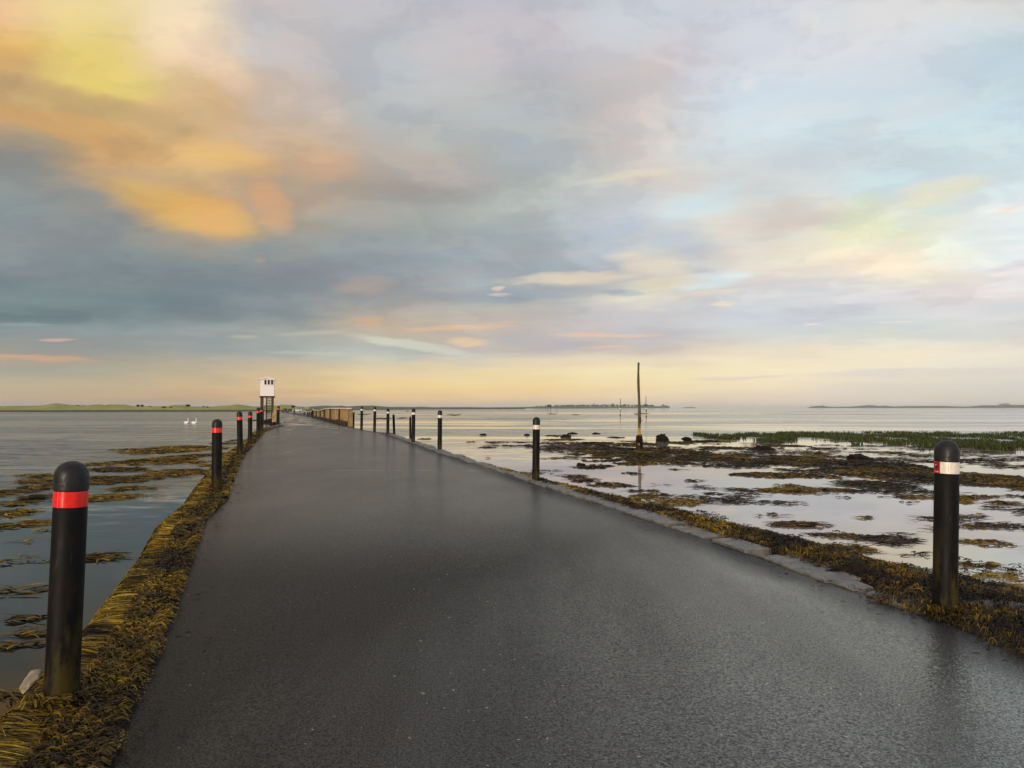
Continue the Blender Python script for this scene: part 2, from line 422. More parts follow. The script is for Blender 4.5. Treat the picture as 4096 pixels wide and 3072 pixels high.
def mat_asphalt():
    m, g, p = material('wet asphalt')
    P = geopos(g)
    grain, _ = g.noise(P, 70, 2, 0.6)
    grain2, _ = g.noise(P, 170, 2, 0.6)
    patch, _ = g.noise(g.mapv(P, (0.55, 0.16, 1), (0, 0, R(17))), 1.5, 4, 0.6)
    patch2, _ = g.noise(g.mapv(P, (0.8, 0.5, 1)), 0.55, 4, 0.6)
    chip, _ = g.noise(P, 38, 0, 0.5)
    tone = g.mr(patch2, 0.40, 0.60)
    base = g.mix(g.mr(g.math('ADD', g.math('MULTIPLY', grain2, 0.5), g.math('MULTIPLY', grain, 0.5)), 0.38, 0.64), g.mix(tone, lin((16, 14, 12)), lin((13, 15, 13))), g.mix(tone, lin((46, 41, 37)), lin((40, 44, 39))))
    base = g.mix(g.mr(chip, 0.855, 0.875), base, lin((170, 160, 144)))
    base = g.mix(g.mr(patch, 0.35, 0.65, 0.0, 0.3), base, lin((20, 17, 18)))
    # dry worn strip by the kerb and the verge (attribute: distance to the road edge)
    at_ = g.add('ShaderNodeAttribute', attribute_name='tint')
    e = g.sep(at_.outputs['Color'])
    dry = g.math('MULTIPLY', e[0], g.mr(patch2, 0.3, 0.6, 0.5, 1.0))
    wet = g.math('MULTIPLY', g.mr(g.math('ADD', g.math('MULTIPLY', patch, 0.5), g.math('MULTIPLY', patch2, 0.5)), 0.36, 0.64, 0.74, 1.0), g.math('SUBTRACT', 1.0, dry))
    x_, y_, z_ = g.sep(P)
    streak, _ = g.noise(g.mapv(P, (1.6, 0.22, 1), (0, 0, R(17))), 1.0, 4, 0.6)
    lane = g.math('ADD', g.math('SUBTRACT', g.math('MULTIPLY', x_, 0.8), g.math('MULTIPLY', g.math('SUBTRACT', y_, 4.0), 0.22)), g.math('MULTIPLY', g.math('SUBTRACT', streak, 0.5), 1.7))
    lane = g.mr(lane, -2.2, 3.0)
    lane = g.math('MULTIPLY', lane, g.mr(y_, 9.0, 15.0, 1.0, 0.45))
    mid = g.mr(y_, 5.0, 13.0, 0.0, 0.44)
    soak = g.math('MAXIMUM', g.math('MAXIMUM', lane, mid), 0.08)
    wet = g.math('MULTIPLY', wet, soak)
    rough = g.mr(wet, 0.0, 1.0, 0.62, 0.27, False)
    film = g.mr(g.math('ADD', patch, g.math('MULTIPLY', e[1], 0.19)), 0.70, 0.78)
    joint = g.math('ABSOLUTE', g.math('SUBTRACT', y_, g.math('MULTIPLY_ADD', streak, 0.25, g.math('MULTIPLY_ADD', x_, 0.02, 19.4))))
    film = g.math('MAXIMUM', film, g.math('MULTIPLY', g.mr(joint, 0.14, 0.05), g.mr(patch, 0.40, 0.60, 0.0, 0.35)))
    rough = g.mix(film, rough, 0.10)
    p.inputs['Specular Tint'].default_value = (1.0, 0.98, 0.90, 1); p.inputs['Coat Tint'].default_value = (0.97, 0.97, 0.9, 1)
    g.put(p.inputs['Base Color'], base)
    g.put(p.inputs['Roughness'], rough)
    pitn, _ = g.noise(P, 88, 2, 0.55)
    pit = g.mr(pitn, 0.36, 0.64, 0.40, 1.5)
    g.put(p.inputs['Specular IOR Level'], g.math('MINIMUM', g.math('MULTIPLY', g.mr(wet, 0.0, 1.0, 0.14, 0.9, False), pit), 1.0))
    hgt = g.math('ADD', g.math('MULTIPLY', grain, 1.0), g.math('MULTIPLY', grain2, 0.5))
    _, gr1 = g.noise(P, 52, 2, 0.7)
    _, gr2 = g.noise(P, 120, 1, 0.5)
    sl_ = g.vm('ADD', g.vm('SUBTRACT', gr1, (0.5, 0.5, 0.5)), g.vm('SCALE', g.vm('SUBTRACT', gr2, (0.5, 0.5, 0.5)), scale=0.8))
    sl_ = g.vm('MULTIPLY', sl_, (1.0, 1.0, 0.0))
    nr_ = g.vm('NORMALIZE', g.vm('ADD', g.vm('SCALE', sl_, scale=g.mr(film, 0, 1, 0.65, 0.05)), (0.0, 0.0, 1.0)))
    g.put(p.inputs['Normal'], nr_); g.put(p.inputs['Coat Normal'], nr_)
    g.put(p.inputs['Coat Weight'], g.math('MULTIPLY', g.math('MULTIPLY', wet, 0.75), pit, clamp=True)); p.inputs['Coat Roughness'].default_value = 0.16; p.inputs['Coat IOR'].default_value = 1.5
    return m


def mat_water():
    m, g, p = material('tidal water')
    P = geopos(g)
    x, y, z = g.sep(P)
    # left of the road the channel is deep and dark, right of it thin water lies over pale sand
    side = g.math('ADD', x, g.math('MULTIPLY', y, 0.33))
    shallow = g.mr(side, -1.0, 2.5)
    sand, _ = g.noise(g.mapv(P, (0.12, 0.5, 1)), 0.35, 4, 0.6)
    deep = g.mix(sand, lin((24, 28, 22)), lin((38, 40, 30)))
    flat_ = g.mix(g.mr(sand, 0.35, 0.65), lin((128, 120, 112)), lin((172, 160, 150)))
    p.inputs['Specular Tint'].default_value = (0.94, 0.98, 0.90, 1)
    # ripples: bands of wind-ruffled and still water
    dist = g.math('SQRT', g.math('ADD', g.math('MULTIPLY', x, x), g.math('MULTIPLY', y, y)))
    band, _ = g.noise(g.mapv(P, (0.010, 0.055, 1), (0, 0, R(-4))), 1.0, 4, 0.62)
    band2, _ = g.noise(g.mapv(P, (0.05, 0.35, 1), (0, 0, R(-3))), 1.0, 3, 0.6)
    bm = g.mr(g.math('ADD', g.math('MULTIPLY', band, 0.7), g.math('MULTIPLY', band2, 0.3)), 0.44, 0.53)
    far = g.mr(dist, 24.0, 60.0)
    near = g.mr(dist, 6.0, 26.0)
    lake = g.math('SUBTRACT', 1.0, shallow)
    ruff_r = g.math('MULTIPLY', far, g.math('MULTIPLY_ADD', bm, 1.9, 0.05))
    ruff_l = g.math('MULTIPLY', near, g.math('MULTIPLY_ADD', bm, 0.9, 0.75))
    ruff = g.math('ADD', g.math('MULTIPLY', ruff_r, shallow), g.math('MULTIPLY', ruff_l, lake))
    ruff = g.math('MAXIMUM', ruff, 0.025)
    _, w1 = g.noise(g.mapv(P, (1.1, 3.2, 1), (0, 0, R(9))), 1.5, 2, 0.55)
    _, w2 = g.noise(g.mapv(P, (0.4, 1.3, 1), (0, 0, R(-8))), 0.9, 2, 0.55)
    slope = g.vm('ADD', g.vm('SCALE', g.vm('SUBTRACT', w1, (0.5, 0.5, 0.5)), scale=0.9), g.vm('SUBTRACT', w2, (0.5, 0.5, 0.5)))
    slope = g.vm('MULTIPLY', slope, (0.45, 0.85, 0.0))
    nrm = g.vm('NORMALIZE', g.vm('ADD', g.vm('SCALE', slope, scale=g.math('MULTIPLY', ruff, 0.42)), (0.0, 0.0, 1.0)))
    g.put(p.inputs['Normal'], nrm)
    g.put(p.inputs['Roughness'], g.mr(ruff, 0.0, 1.0, 0.015, 0.16, False))
    rf = g.math('MULTIPLY', g.mr(ruff, 0.3, 1.3), shallow)
    g.put(p.inputs['IOR'], g.math('SUBTRACT', g.mr(shallow, 0.0, 1.0, 1.24, 2.35), g.math('MULTIPLY', rf, 0.95)))
    g.put(p.inputs['Base Color'], g.mix(rf, g.mix(shallow, deep, flat_), lin((66, 88, 80))))  # ruffled bands: the darker teal reflection is put into the base colour
    return m


def mat_weed(name, rough=0.55):
    """strand colour comes from the strand itself; wet sheen"""
    m, g, p = material(name)
    a = g.add('ShaderNodeAttribute', attribute_name='tint')
    f, _ = g.noise(geopos(g), 40, 2, 0.5)
    g.put(p.inputs['Base Color'], g.mix(g.mr(f, 0.3, 0.7, 0.0, 0.35), a.outputs['Color'], lin((28, 20, 8))))
    p.inputs['Roughness'].default_value = rough
    p.inputs['Specular IOR Level'].default_value = 0.22
    return m


M_ASPHALT = mat_asphalt(); M_WATER = mat_water()
M_WEED = mat_weed('wet seaweed')
M_MARSH = mat_weed('marsh grass', 0.6)
M_BANK = simple_mat('dark wet bank', lin((22, 17, 10)), lin((48, 38, 20)), 5, 0.6, 0.03, 14)
M_SEABED = simple_mat('wet sand', lin((110, 100, 86)), lin((140, 126, 108)), 0.3, 0.5)
M_STONE = simple_mat('kerb stone', lin((76, 75, 69)), lin((110, 107, 99)), 7, 0.5, 0.004, 45)
M_ROCK = simple_mat('shore rock', lin((62, 58, 52)), lin((112, 106, 96)), 6, 0.6, 0.012, 20)
M_DARKROCK = simple_mat('weedy rock', lin((12, 10, 6)), lin((44, 34, 18)), 8, 0.85, 0.05, 18, spec=0.15)

# ------------------------------------------------------------------ road edges from the photo
LE = [(463,3072),(545,2840),(630,2667),(700,2450),(778,2222),(815,2093),(907,2000),(963,1852),(980,1823),(1040,1754),(1063,1728),(1128,1706),(1122,1690),(1118,1662),(1121,1654)]
RE = [(4096,2636),(3912,2546),(3732,2474),(3523,2409),(3400,2348),(3230,2308),(2991,2214),(2762,2139),(2583,2080),(2444,2030),(2280,1984),(2094,1921),(1980,1880),(1878,1851),(1837,1835),(1758,1813),(1711,1794),(1641,1769),(1600,1755),(1542,1734),(1486,1725),(1440,1717),(1406,1711),(1350,1700),(1265,1675),(1248,1669),(1215,1666),(1193,1661),(1165,1654)]


def edge_pts(lst):
    out = []
    for px, py in lst:
        q = at(px, py, 0.0)
        for _ in range(8): q = at(px, py, float(road_z(q.y)))
        out.append((q.y, q.x))
    out.sort()
    return np.array(out)


el, er = edge_pts(LE), edge_pts(RE)
# carry both edges on behind the camera and far out to the dunes
el = np.vstack([[-14, el[0, 1] + 0.32 * (el[0, 0] + 14) * 0.55], el, [300, -95], [430, -134]])
er = np.vstack([[-14, er[0, 1] + 0.30 * (er[0, 0] + 14) * 0.55], [0, er[0, 1] + 0.32 * er[0, 0] * 0.8], er, [300, -90], [430, -128]])
XL = lambda y: np.interp(y, el[:, 0], el[:, 1])
XR = lambda y: np.interp(y, er[:, 0], er[:, 1])

ys = np.concatenate([np.arange(-14, 3, 1.0), np.arange(3, 30, 0.2), np.arange(30, 120, 1.0), np.arange(120, 431, 5.0)])
tt = np.linspace(0, 1, 41)
xl = XL(ys) + 0.05 * (fbm(ys * 1.7, 0 * ys) - 0.5); xr = XR(ys) + 0.03 * (fbm(ys * 1.4, 5 + 0 * ys) - 0.5)
PX = xl[:, None] * (1 - tt) + xr[:, None] * tt
PY = ys[:, None] + 0 * tt
wid = (xr - xl)[:, None] + 0 * tt
PZ = road_z(PY) + 0.02 * (1 - (2 * tt - 1) ** 2) - 0.006 * fbm(PX * 0.6, PY * 0.4)
colr = np.zeros(PX.shape + (3,))
dl, dr = tt[None] * wid, (1 - tt)[None] * wid
colr[..., 0] = 0.9 * (1 - sstep(0.10, 0.65, dr))
colr[..., 1] = sstep(24, 70, PY)
ro = grid_mesh('road', np.stack([PX, PY, PZ], -1), M_ASPHALT, col=colr.reshape(-1, 3))
tag(ro, kind='structure')

# ------------------------------------------------------------------ banks of the causeway
WE = [(18,2778),(139,2667),(444,2315),(704,2000),(888,1823),(972,1766),(1021,1725)]
wl = np.array(sorted((at(px, py, WZ).y, at(px, py, WZ).x) for px, py in WE))
WLw = np.array([[y, max(XL(y) - x - 0.13, 0.5)] for y, x in wl])
widL = lambda y: np.interp(y, np.r_[-14, 2, WLw[:, 0], 75, 430], np.r_[1.15, 1.1, WLw[:, 1], 1.2, 1.2])
widR = lambda y: np.interp(y, [-14, 3, 4.5, 6, 8, 10, 13, 16, 20, 26, 60, 75, 112, 125, 180, 430], [2.6, 2.6, 2.6, 2.4, 2.2, 1.9, 1.5, 1.1, 0.62, 0.5, 0.5, 0.9, 1.2, 3.0, 6.0, 6.0])


def bankL_z(s, y):
    """height of the weed-covered left bank, s metres outward from the road edge"""
    w = widL(y)
    mound = 0.05 * sstep(-0.05, 0.3 * w, s) * (0.1 + 0.9 * fbm(s * 2.1, y * 1.3)) * (1 - sstep(24, 36, y)) - 0.06 * sstep(0.0, 0.22 * w, s)
    return mound - 0.006 - (0.58) * sstep(0.62 * w, 1.12 * w, s) + road_z(y)


def bankR_z(s, y):
    w = widR(y)
    k = sstep(6.3, 7.0, y) * 0.36
    mound = -0.02 * sstep(k - 0.02, k + 0.2, s) + 0.05 * sstep(k - 0.02, k + 0.3, s) * (1 - sstep(0.5 * w, w, s)) * (0.4 + 1.2 * fbm(s * 1.7 + 9, y * 1.1))
    return mound - 0.035 - 0.50 * sstep(0.35 * w, 1.15 * w, s) + road_z(y)


sL = np.r_[np.linspace(-0.4, 1.4, 22)]
YL = ys[:, None] + 0 * sL; SL = sL[None] * widL(ys)[:, None]
GX = XL(ys)[:, None] - SL
bl = grid_mesh('left_bank', np.stack([GX, YL, bankL_z(SL, YL) - 0.015 - 0.6 * sstep(1.15, 1.4, sL)[None] + 0 * YL], -1), M_BANK)
tag(bl, kind='structure')
sR = np.linspace(-0.25, 1.4, 22)
SR = sR[None] * widR(ys)[:, None]
bz = bankR_z(SR, YL[:, :1] + 0 * SR) - 0.02 - 0.6 * sstep(1.15, 1.4, sR)[None]
br = grid_mesh('right_bank', np.stack([XR(ys)[:, None] + SR, ys[:, None] + 0 * SR, bz], -1), M_BANK)
tag(br, kind='structure')

# ------------------------------------------------------------------ water and the sea floor under it
def sheet(name, z, mat, ext=12000.0):
    v_ = [(-ext, -60, z), (ext, -60, z), (ext, ext, z), (-ext, ext, z)]
    o = np_mesh(name, v_, [(0, 1, 2, 3)], mat); tag(o, kind='structure'); return o


sheet('water', WZ, M_WATER)
sheet('ground', WZ - 0.9, M_SEABED)

# ------------------------------------------------------------------ dunes and far land
def mat_land(name, c1, c2, c3, scale=0.05):
    m, g, p = material(name)
    P = geopos(g)
    f, _ = g.noise(g.mapv(P, (1, 0.6, 3.0)), scale, 5, 0.65)
    f2, _ = g.noise(g.mapv(P, (1, 1, 4.0)), scale * 8, 4, 0.65)
    c = g.mix(g.mr(f, 0.35, 0.65), c1, c2)
    c = g.mix(g.mr(f2, 0.45, 0.75, 0, 0.8), c, c3)
    z = g.sep(P)[2]
    c = g.mix(g.mr(z, 0.0, 0.7, 1.0, 0.0), c, lin((74, 62, 44)))     # mud and wrack along the tide line
    g.put(p.inputs['Base Color'], c); p.inputs['Roughness'].default_value = 0.9
    p.inputs['Specular IOR Level'].default_value = 0.1
    return m


M_DUNE = mat_land('dune grass', lin((146, 146, 80)), lin((166, 164, 98)), lin((114, 118, 62)))
M_FAR = mat_land('far dunes', lin((98, 110, 76)), lin((116, 124, 88)), lin((76, 88, 62)), 0.03)
M_ISLE = mat_land('island turf', lin((88, 98, 78)), lin((104, 112, 90)), lin((72, 80, 66)), 0.01)


def land(name, prof, d_front, d_ridge, mat, step=4.0, nv=18, rough=1.0, px0=None, px1=None):
    """prof: (px, py of the skyline); d_front / d_ridge: lists of (px, metres)"""
    pr = np.array(prof, float); a = pr[0, 0]; b = pr[-1, 0]
    pxs = np.arange(a, b + 0.1, step)
    top = np.interp(pxs, pr[:, 0], pr[:, 1])
    f_ = np.array(d_front, float); q_ = np.array(d_ridge, float)
    dfr = np.interp(pxs, f_[:, 0], f_[:, 1]); dri = np.interp(pxs, q_[:, 0], q_[:, 1])
    ww = np.concatenate([np.linspace(0, 1, nv), [1.15, 1.4, 1.8]])
    P = np.zeros((len(pxs), len(ww), 3))
    for i, px in enumerate(pxs):
        tx = (px - 2048) / F
        d = dfr[i] + (dri[i] - dfr[i]) * ww
        zt = H + (HZ - top[i]) / F * dri[i]
        prof_ = np.where(ww <= 1, np.clip(ww, 0, 1) ** 1.15, np.clip(1 - (ww - 1) * 1.1, 0, 1))
        zz = (WZ - 0.15) + (zt - WZ + 0.15) * prof_
        nse = (fbm(tx * d / 14.0, d / 11.0) - 0.47) * rough * np.sin(np.clip(ww, 0, 1) * math.pi) * (zt - WZ) * 0.55
        P[i, :, 0] = tx * d; P[i, :, 1] = d; P[i, :, 2] = zz + nse
    o = grid_mesh(name, P, mat); tag(o, kind='structure'); return o


DUNE = [(-700,1622),(-400,1619),(-200,1623),(0,1624),(150,1622.5),(180,1620),(215,1613.5),(235,1614),(265,1618),(350,1621.5),(380,1618),(400,1617.3),(420,1620),(445,1617.5),(500,1618),(530,1623),(580,1624.5),(670,1624.5),(690,1620),(735,1620),(765,1626),(850,1626),(880,1622.5),(925,1621),(945,1617),(960,1618),(985,1622),(1010,1625.5),(1035,1626),(1050,1623),(1080,1622),(1110,1622),(1125,1618),(1165,1619),(1185,1624),(1210,1627.5),(1240,1626)]
land('dunes', DUNE, [(-700,320),(0,335),(900,360),(1240,420)], [(-700,390),(0,410),(900,430),(1240,480)], M_DUNE, 3.0)
FARD = [(1160,1628),(1215,1628),(1260,1624.5),(1300,1622),(1340,1623.5),(1365,1622.5),(1385,1625),(1400,1625),(1440,1622.5),(1490,1622),(1520,1624.5),(1560,1627.5),(1610,1627),(1650,1628),(1690,1626.5),(1730,1629),(1850,1628),(1950,1629.5),(2040,1629.5),(2100,1628.5)]
land('far_dunes', FARD, [(1160,470),(1300,560),(2100,900)], [(1160,620),(1300,760),(2100,1200)], M_FAR, 4.0)
ISLE = [(1900,1629.8),(2050,1628.5),(2100,1627.5),(2200,1625),(2290,1622.5),(2400,1622),(2520,1622),(2610,1623),(2635,1625.5),(2648,1622.5),(2658,1621),(2668,1622),(2676,1625),(2681,1630.2)]
land('island', ISLE, [(1900,1450),(2300,1500),(2681,2700)], [(1900,2700),(2681,3000)], M_ISLE, 3.0, rough=0.3)
SKER = [(3228,1630),(3245,1627),(3262,1624),(3290,1623),(3312,1626.5),(3340,1627),(3400,1626.5),(3440,1623.5),(3470,1620.8),(3495,1621.5),(3515,1624.5),(3540,1622.5),(3575,1626),(3630,1624),(3700,1624),(3770,1623.5),(3810,1625),(3865,1626.5),(3900,1624),(3920,1621.5),(3970,1621),(3990,1622),(4030,1620),(4060,1620.5),(4096,1619),(4250,1621),(4400,1627)]
land('skerry_island', SKER, [(3228,3300),(4400,3300)], [(3228,3800),(4400,3800)], M_ISLE, 3.0, rough=0.15)
land('low_islet', [(2730,1630.2),(2748,1628.2),(2772,1627.8),(2784,1630.2)], [(2730,3600),(2784,3600)], [(2730,3800),(2784,3800)], M_ISLE, 3.0, rough=0.1)
land('castle_hill', [(3990,1624),(4010,1620.5),(4040,1618.5),(4070,1619.5),(4100,1623)], [(3990,6300),(4100,6300)], [(3990,6600),(4100,6600)], M_ISLE, 4.0, rough=0.1)


def low_bar(name, px0, px1, py, th, mat, zt=0.05):
    """long low bank of sand or weed lying just above the water; th = thickness in photo px"""
    n = 60
    pxs = np.linspace(px0, px1, n)
    P = np.zeros((n, 7, 3))
    for i, px in enumerate(pxs):
        e = math.sin(math.pi * i / (n - 1)) ** 0.6
        jit = (vnoise(px * 0.05, py) - 0.5) * th * 0.6
        for j, w in enumerate(np.linspace(-1, 1, 7)):
            q = at(px, py + jit + w * th * 0.5 * e, WZ)
            P[i, j] = (q.x, q.y, WZ - 0.03 + (zt + 0.03) * (1 - w * w) * (0.6 + 0.6 * vnoise(px * 0.11, j + py)) * e)
    return grid_mesh(name, P, mat)


M_SANDBAR = simple_mat('muddy sandbar', lin((72, 68, 56)), lin((104, 98, 84)), 0.4, 0.5)
for (a, b, y_, t_) in [(1700, 2420, 1676, 3.0), (3080, 3800, 1659, 2.4), (1350, 2300, 1643, 1.5), (2150, 2700, 1636.5, 1.0), (3000, 3240, 1656, 1.6), (2900, 3720, 1647, 1.2)]:
    tag(low_bar('sandbar', a, b, y_, t_, M_SANDBAR, 0.04), kind='structure')
q = [(1150, 1658), (1185, 1663), (1235, 1668.5), (1300, 1669), (1290, 1658), (1240, 1650), (1170, 1647)]
mbk = low_bar('shingle_bank', 1150, 1262, 1657, 11, M_BANK, 0.12); tag(mbk, kind='structure')
# ------------------------------------------------------------------ seaweed
def pal(n, bright):
    """wrack colours, linear; bright in 0..1 per strand"""
    cs = np.array([lin((14, 11, 4)), lin((52, 40, 10)), lin((110, 87, 13)), lin((154, 124, 20)), lin((186, 156, 44))])
    t = np.clip(bright, 0, 0.999) * (len(cs) - 1); i = t.astype(int); f = (t - i)[:, None]
    return cs[i] * (1 - f) + cs[np.minimum(i + 1, len(cs) - 1)] * f


class Weed:
    def __init__(s): s.v = []; s.q = []; s.c = []; s.n = 0

    def strands(s, x, y, ang, length, width, zfun, bright, nseg=4, arch=0.03, lift=None, curl=0.5, tip=0.3, fan=False):
        n = len(x)
        if n == 0: return
        t = np.linspace(0, 1, nseg + 1)
        ph = rng.random(n) * 6.28; cu = (rng.random(n) - 0.5) * 2 * curl
        a = ang[:, None] + cu[:, None] * t[None] ** 1.3 + 0.25 * np.sin(ph[:, None] + 5 * t[None]) * curl
        st = length[:, None] / nseg
        cx = x[:, None] + np.concatenate([np.zeros((n, 1)), np.cumsum(np.cos(a[:, :-1]) * st, 1)], 1)
        cy = y[:, None] + np.concatenate([np.zeros((n, 1)), np.cumsum(np.sin(a[:, :-1]) * st, 1)], 1)
        lf = rng.random(n) * 0.03 if lift is None else lift
        cz = zfun(cx, cy) + lf[:, None] + arch * np.sin(math.pi * t)[None] * (0.3 + rng.random((n, 1)))
        if fan: prof = 0.35 + 0.9 * t - 0.55 * sstep(0.8, 1.0, t)
        else: prof = (0.55 + 0.55 * np.sin(math.pi * np.clip(t * 0.9 + 0.1, 0, 1))) * (1 - (1 - tip) * t ** 3)
        w = width[:, None] * prof[None] * (0.85 + 0.3 * rng.random((n, nseg + 1)))
        nx, ny = -np.sin(a), np.cos(a)
        tw = (rng.random((n, 1)) - 0.5) * 1.5 + (rng.random((n, 1)) - 0.5) * 1.2 * t[None]
        A = np.stack([cx - nx * w / 2 * np.cos(tw), cy - ny * w / 2 * np.cos(tw), cz - w / 2 * np.sin(tw)], -1)
        B = np.stack([cx + nx * w / 2 * np.cos(tw), cy + ny * w / 2 * np.cos(tw), cz + w / 2 * np.sin(tw)], -1)
        V = np.stack([A, B], 2).reshape(n, -1, 3)
        k = V.shape[1]
        base = s.n + np.arange(n)[:, None, None] * k
        j = np.arange(nseg)[None, :, None] * 2
        Q = base + j + np.array([0, 1, 3, 2])[None, None]
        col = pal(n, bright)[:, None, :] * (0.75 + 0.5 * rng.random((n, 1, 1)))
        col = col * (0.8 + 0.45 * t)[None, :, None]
        s.v.append(V.reshape(-1, 3)); s.q.append(Q.reshape(-1, 4)); s.c.append(np.repeat(col, 2, axis=1).reshape(-1, 3))
        s.n += n * k
        return cx, cy, cz, a

    def bladders(s, x, y, z, r_, bright):
        """small air sacs: stretched octahedra"""
        n = len(x)
        o = np.array([(1.5, 0, 0), (0, 1, 0), (-1.5, 0, 0), (0, -1, 0), (0, 0, 1), (0, 0, -1)], float)
        a = rng.random(n) * 6.28; ca, sa = np.cos(a)[:, None], np.sin(a)[:, None]
        ox, oy, oz = o[:, 0][None], o[:, 1][None], o[:, 2][None]
        V = np.stack([x[:, None] + (ox * ca - oy * sa) * r_[:, None], y[:, None] + (ox * sa + oy * ca) * r_[:, None], z[:, None] + oz * r_[:, None]], -1)
        f = np.array([(0, 1, 4, 4), (1, 2, 4, 4), (2, 3, 4, 4), (3, 0, 4, 4)])
        # two-triangle caps written as quads over the top half only
        f = np.array([(0, 1, 4, 3), (2, 3, 4, 1)])
        Q = s.n + np.arange(n)[:, None, None] * 6 + f[None]
        s.v.append(V.reshape(-1, 3)); s.q.append(Q.reshape(-1, 4)); s.c.append(np.repeat(pal(n, bright)[:, None], 6, 1).reshape(-1, 3)); s.n += n * 6

    def fronds(s, x, y, ang, size, zfun, bright, lift=None, width=0.02, arch=0.03):
        """forked wrack: a stalk and three flat lobes"""
        n = len(x)
        if n == 0: return
        lf = rng.random(n) * 0.05 if lift is None else lift
        for k, (da, l0) in enumerate(((0, 1.0), (0.55, 0.8), (-0.55, 0.8))):
            s.strands(x, y, ang + da + (rng.random(n) - 0.5) * 0.5, size * l0, np.full(n, width) * (0.8 + 0.5 * rng.random(n)), zfun, bright + 0.12 * (rng.random(n) - 0.5), 3, arch, lf, 0.7, 0.55, True)

    def build(s, name, mat):
        return np_mesh(name, np.concatenate(s.v), np.concatenate(s.q), mat, np.concatenate(s.c))


# ---- left bank: long combed strands lying across the verge, tips towards the road
wl_ = Weed()
zL = lambda x, y: bankL_z(XL(y) - x, y)


def left_band(y0, y1, dens, ln, wd, s0=0.47, s1=1.05, br=0.0, nseg=5):
    n = int(dens * (y1 - y0) * 1.1)
    y = y0 + (y1 - y0) * rng.random(n)
    w = widL(y)
    s = s0 + (s1 - s0) * rng.random(n)
    edge = 0.24 * (fbm(y * 2.0, y * 0 + 3, 4) - 0.50)
    x = XL(y) - s * w + edge
    flow = -0.02 + 1.7 * (fbm(x * 0.8 + 40, y * 0.8) - 0.47) + 0.35 * (rng.random(n) - 0.5) + (rng.random(n) < 0.3) * 1.2 * (rng.random(n) - 0.5)
    L = ln * (0.6 + 0.8 * rng.random(n))
    x = x - 0.4 * L
    tone = fbm(x * 2.2, y * 2.2, 3)
    b = 0.33 + 1.4 * (tone - 0.31) + 0.75 * (rng.random(n) - 0.5) + br - 0.45 * sstep(0.72, 1.0, s) - 0.22 * (1 - sstep(-0.1, 0.16, s))
    wl_.strands(x, y, flow, L, wd * (0.6 + 0.8 * rng.random(n)), zL, b, nseg, 0.010, 0.01 + rng.random(n) * 0.035, 0.36, 0.25)
    m_ = int(n * 0.16)
    yy = y0 + (y1 - y0) * rng.random(m_); ss = 0.09 + 0.36 * rng.random(m_) ** 1.3
    xx = XL(yy) - ss * widL(yy)
    wl_.fronds(xx, yy, 0.2 + 1.3 * (rng.random(m_) - 0.5), ln * 0.30 * (0.6 + 0.7 * rng.random(m_)), zL, 0.10 + 0.8 * (fbm(xx * 2.6 + 7, yy * 2.6) - 0.2) + 0.4 * (rng.random(m_) - 0.5), 0.02 + 0.03 * rng.random(m_), wd * 1.25)
    k_ = int(n * 0.35)
    yb = y0 + (y1 - y0) * rng.random(k_); sb = -0.02 + 0.9 * rng.random(k_); xb = XL(yb) - sb * widL(yb)
    keep = fbm(xb * 3, yb * 3 + 11) > 0.47
    xb, yb = xb[keep], yb[keep]
    wl_.bladders(xb, yb, zL(xb, yb) + 0.035 + 0.02 * rng.random(len(xb)), wd * 0.55 * (0.7 + 0.6 * rng.random(len(xb))), 0.45 + 0.5 * rng.random(len(xb)))


left_band(1.2, 5.5, 5600, 0.27, 0.0075)
left_band(5.5, 9, 3900, 0.30, 0.0095)
left_band(9, 15, 2000, 0.38, 0.014)
left_band(15, 26, 700, 0.34, 0.026, nseg=4)
left_band(26, 40, 260, 0.36, 0.04, br=-0.05, nseg=3)
left_band(40, 62, 60, 0.4, 0.05, br=-0.25, nseg=3)
for bx, by, br0 in [(at(246, 2790).x, at(246, 2790).y, 0.09), (at(866, 1957).x, at(866, 1957).y, 0.09), (at(961, 1823).x, at(961, 1823).y, 0.09)]:
    n = 150; a = rng.random(n) * 6.28; r0 = br0 + 0.005 + 0.06 * rng.random(n)
    wl_.fronds(bx + r0 * np.cos(a), by + r0 * np.sin(a), a + 1.57 + 1.2 * (rng.random(n) - 0.5), 0.05 + 0.07 * rng.random(n), zL, 0.1 + 0.6 * rng.random(n), 0.02 + 0.05 * rng.random(n), 0.010, 0.03)
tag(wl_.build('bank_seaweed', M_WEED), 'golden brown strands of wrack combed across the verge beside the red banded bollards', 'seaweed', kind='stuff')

# ---- right bank: shaggy forked wrack between kerb and water
wr_ = Weed()
zR = lambda x, y: np.maximum(bankR_z(x - XR(y), y), WZ + 0.004)


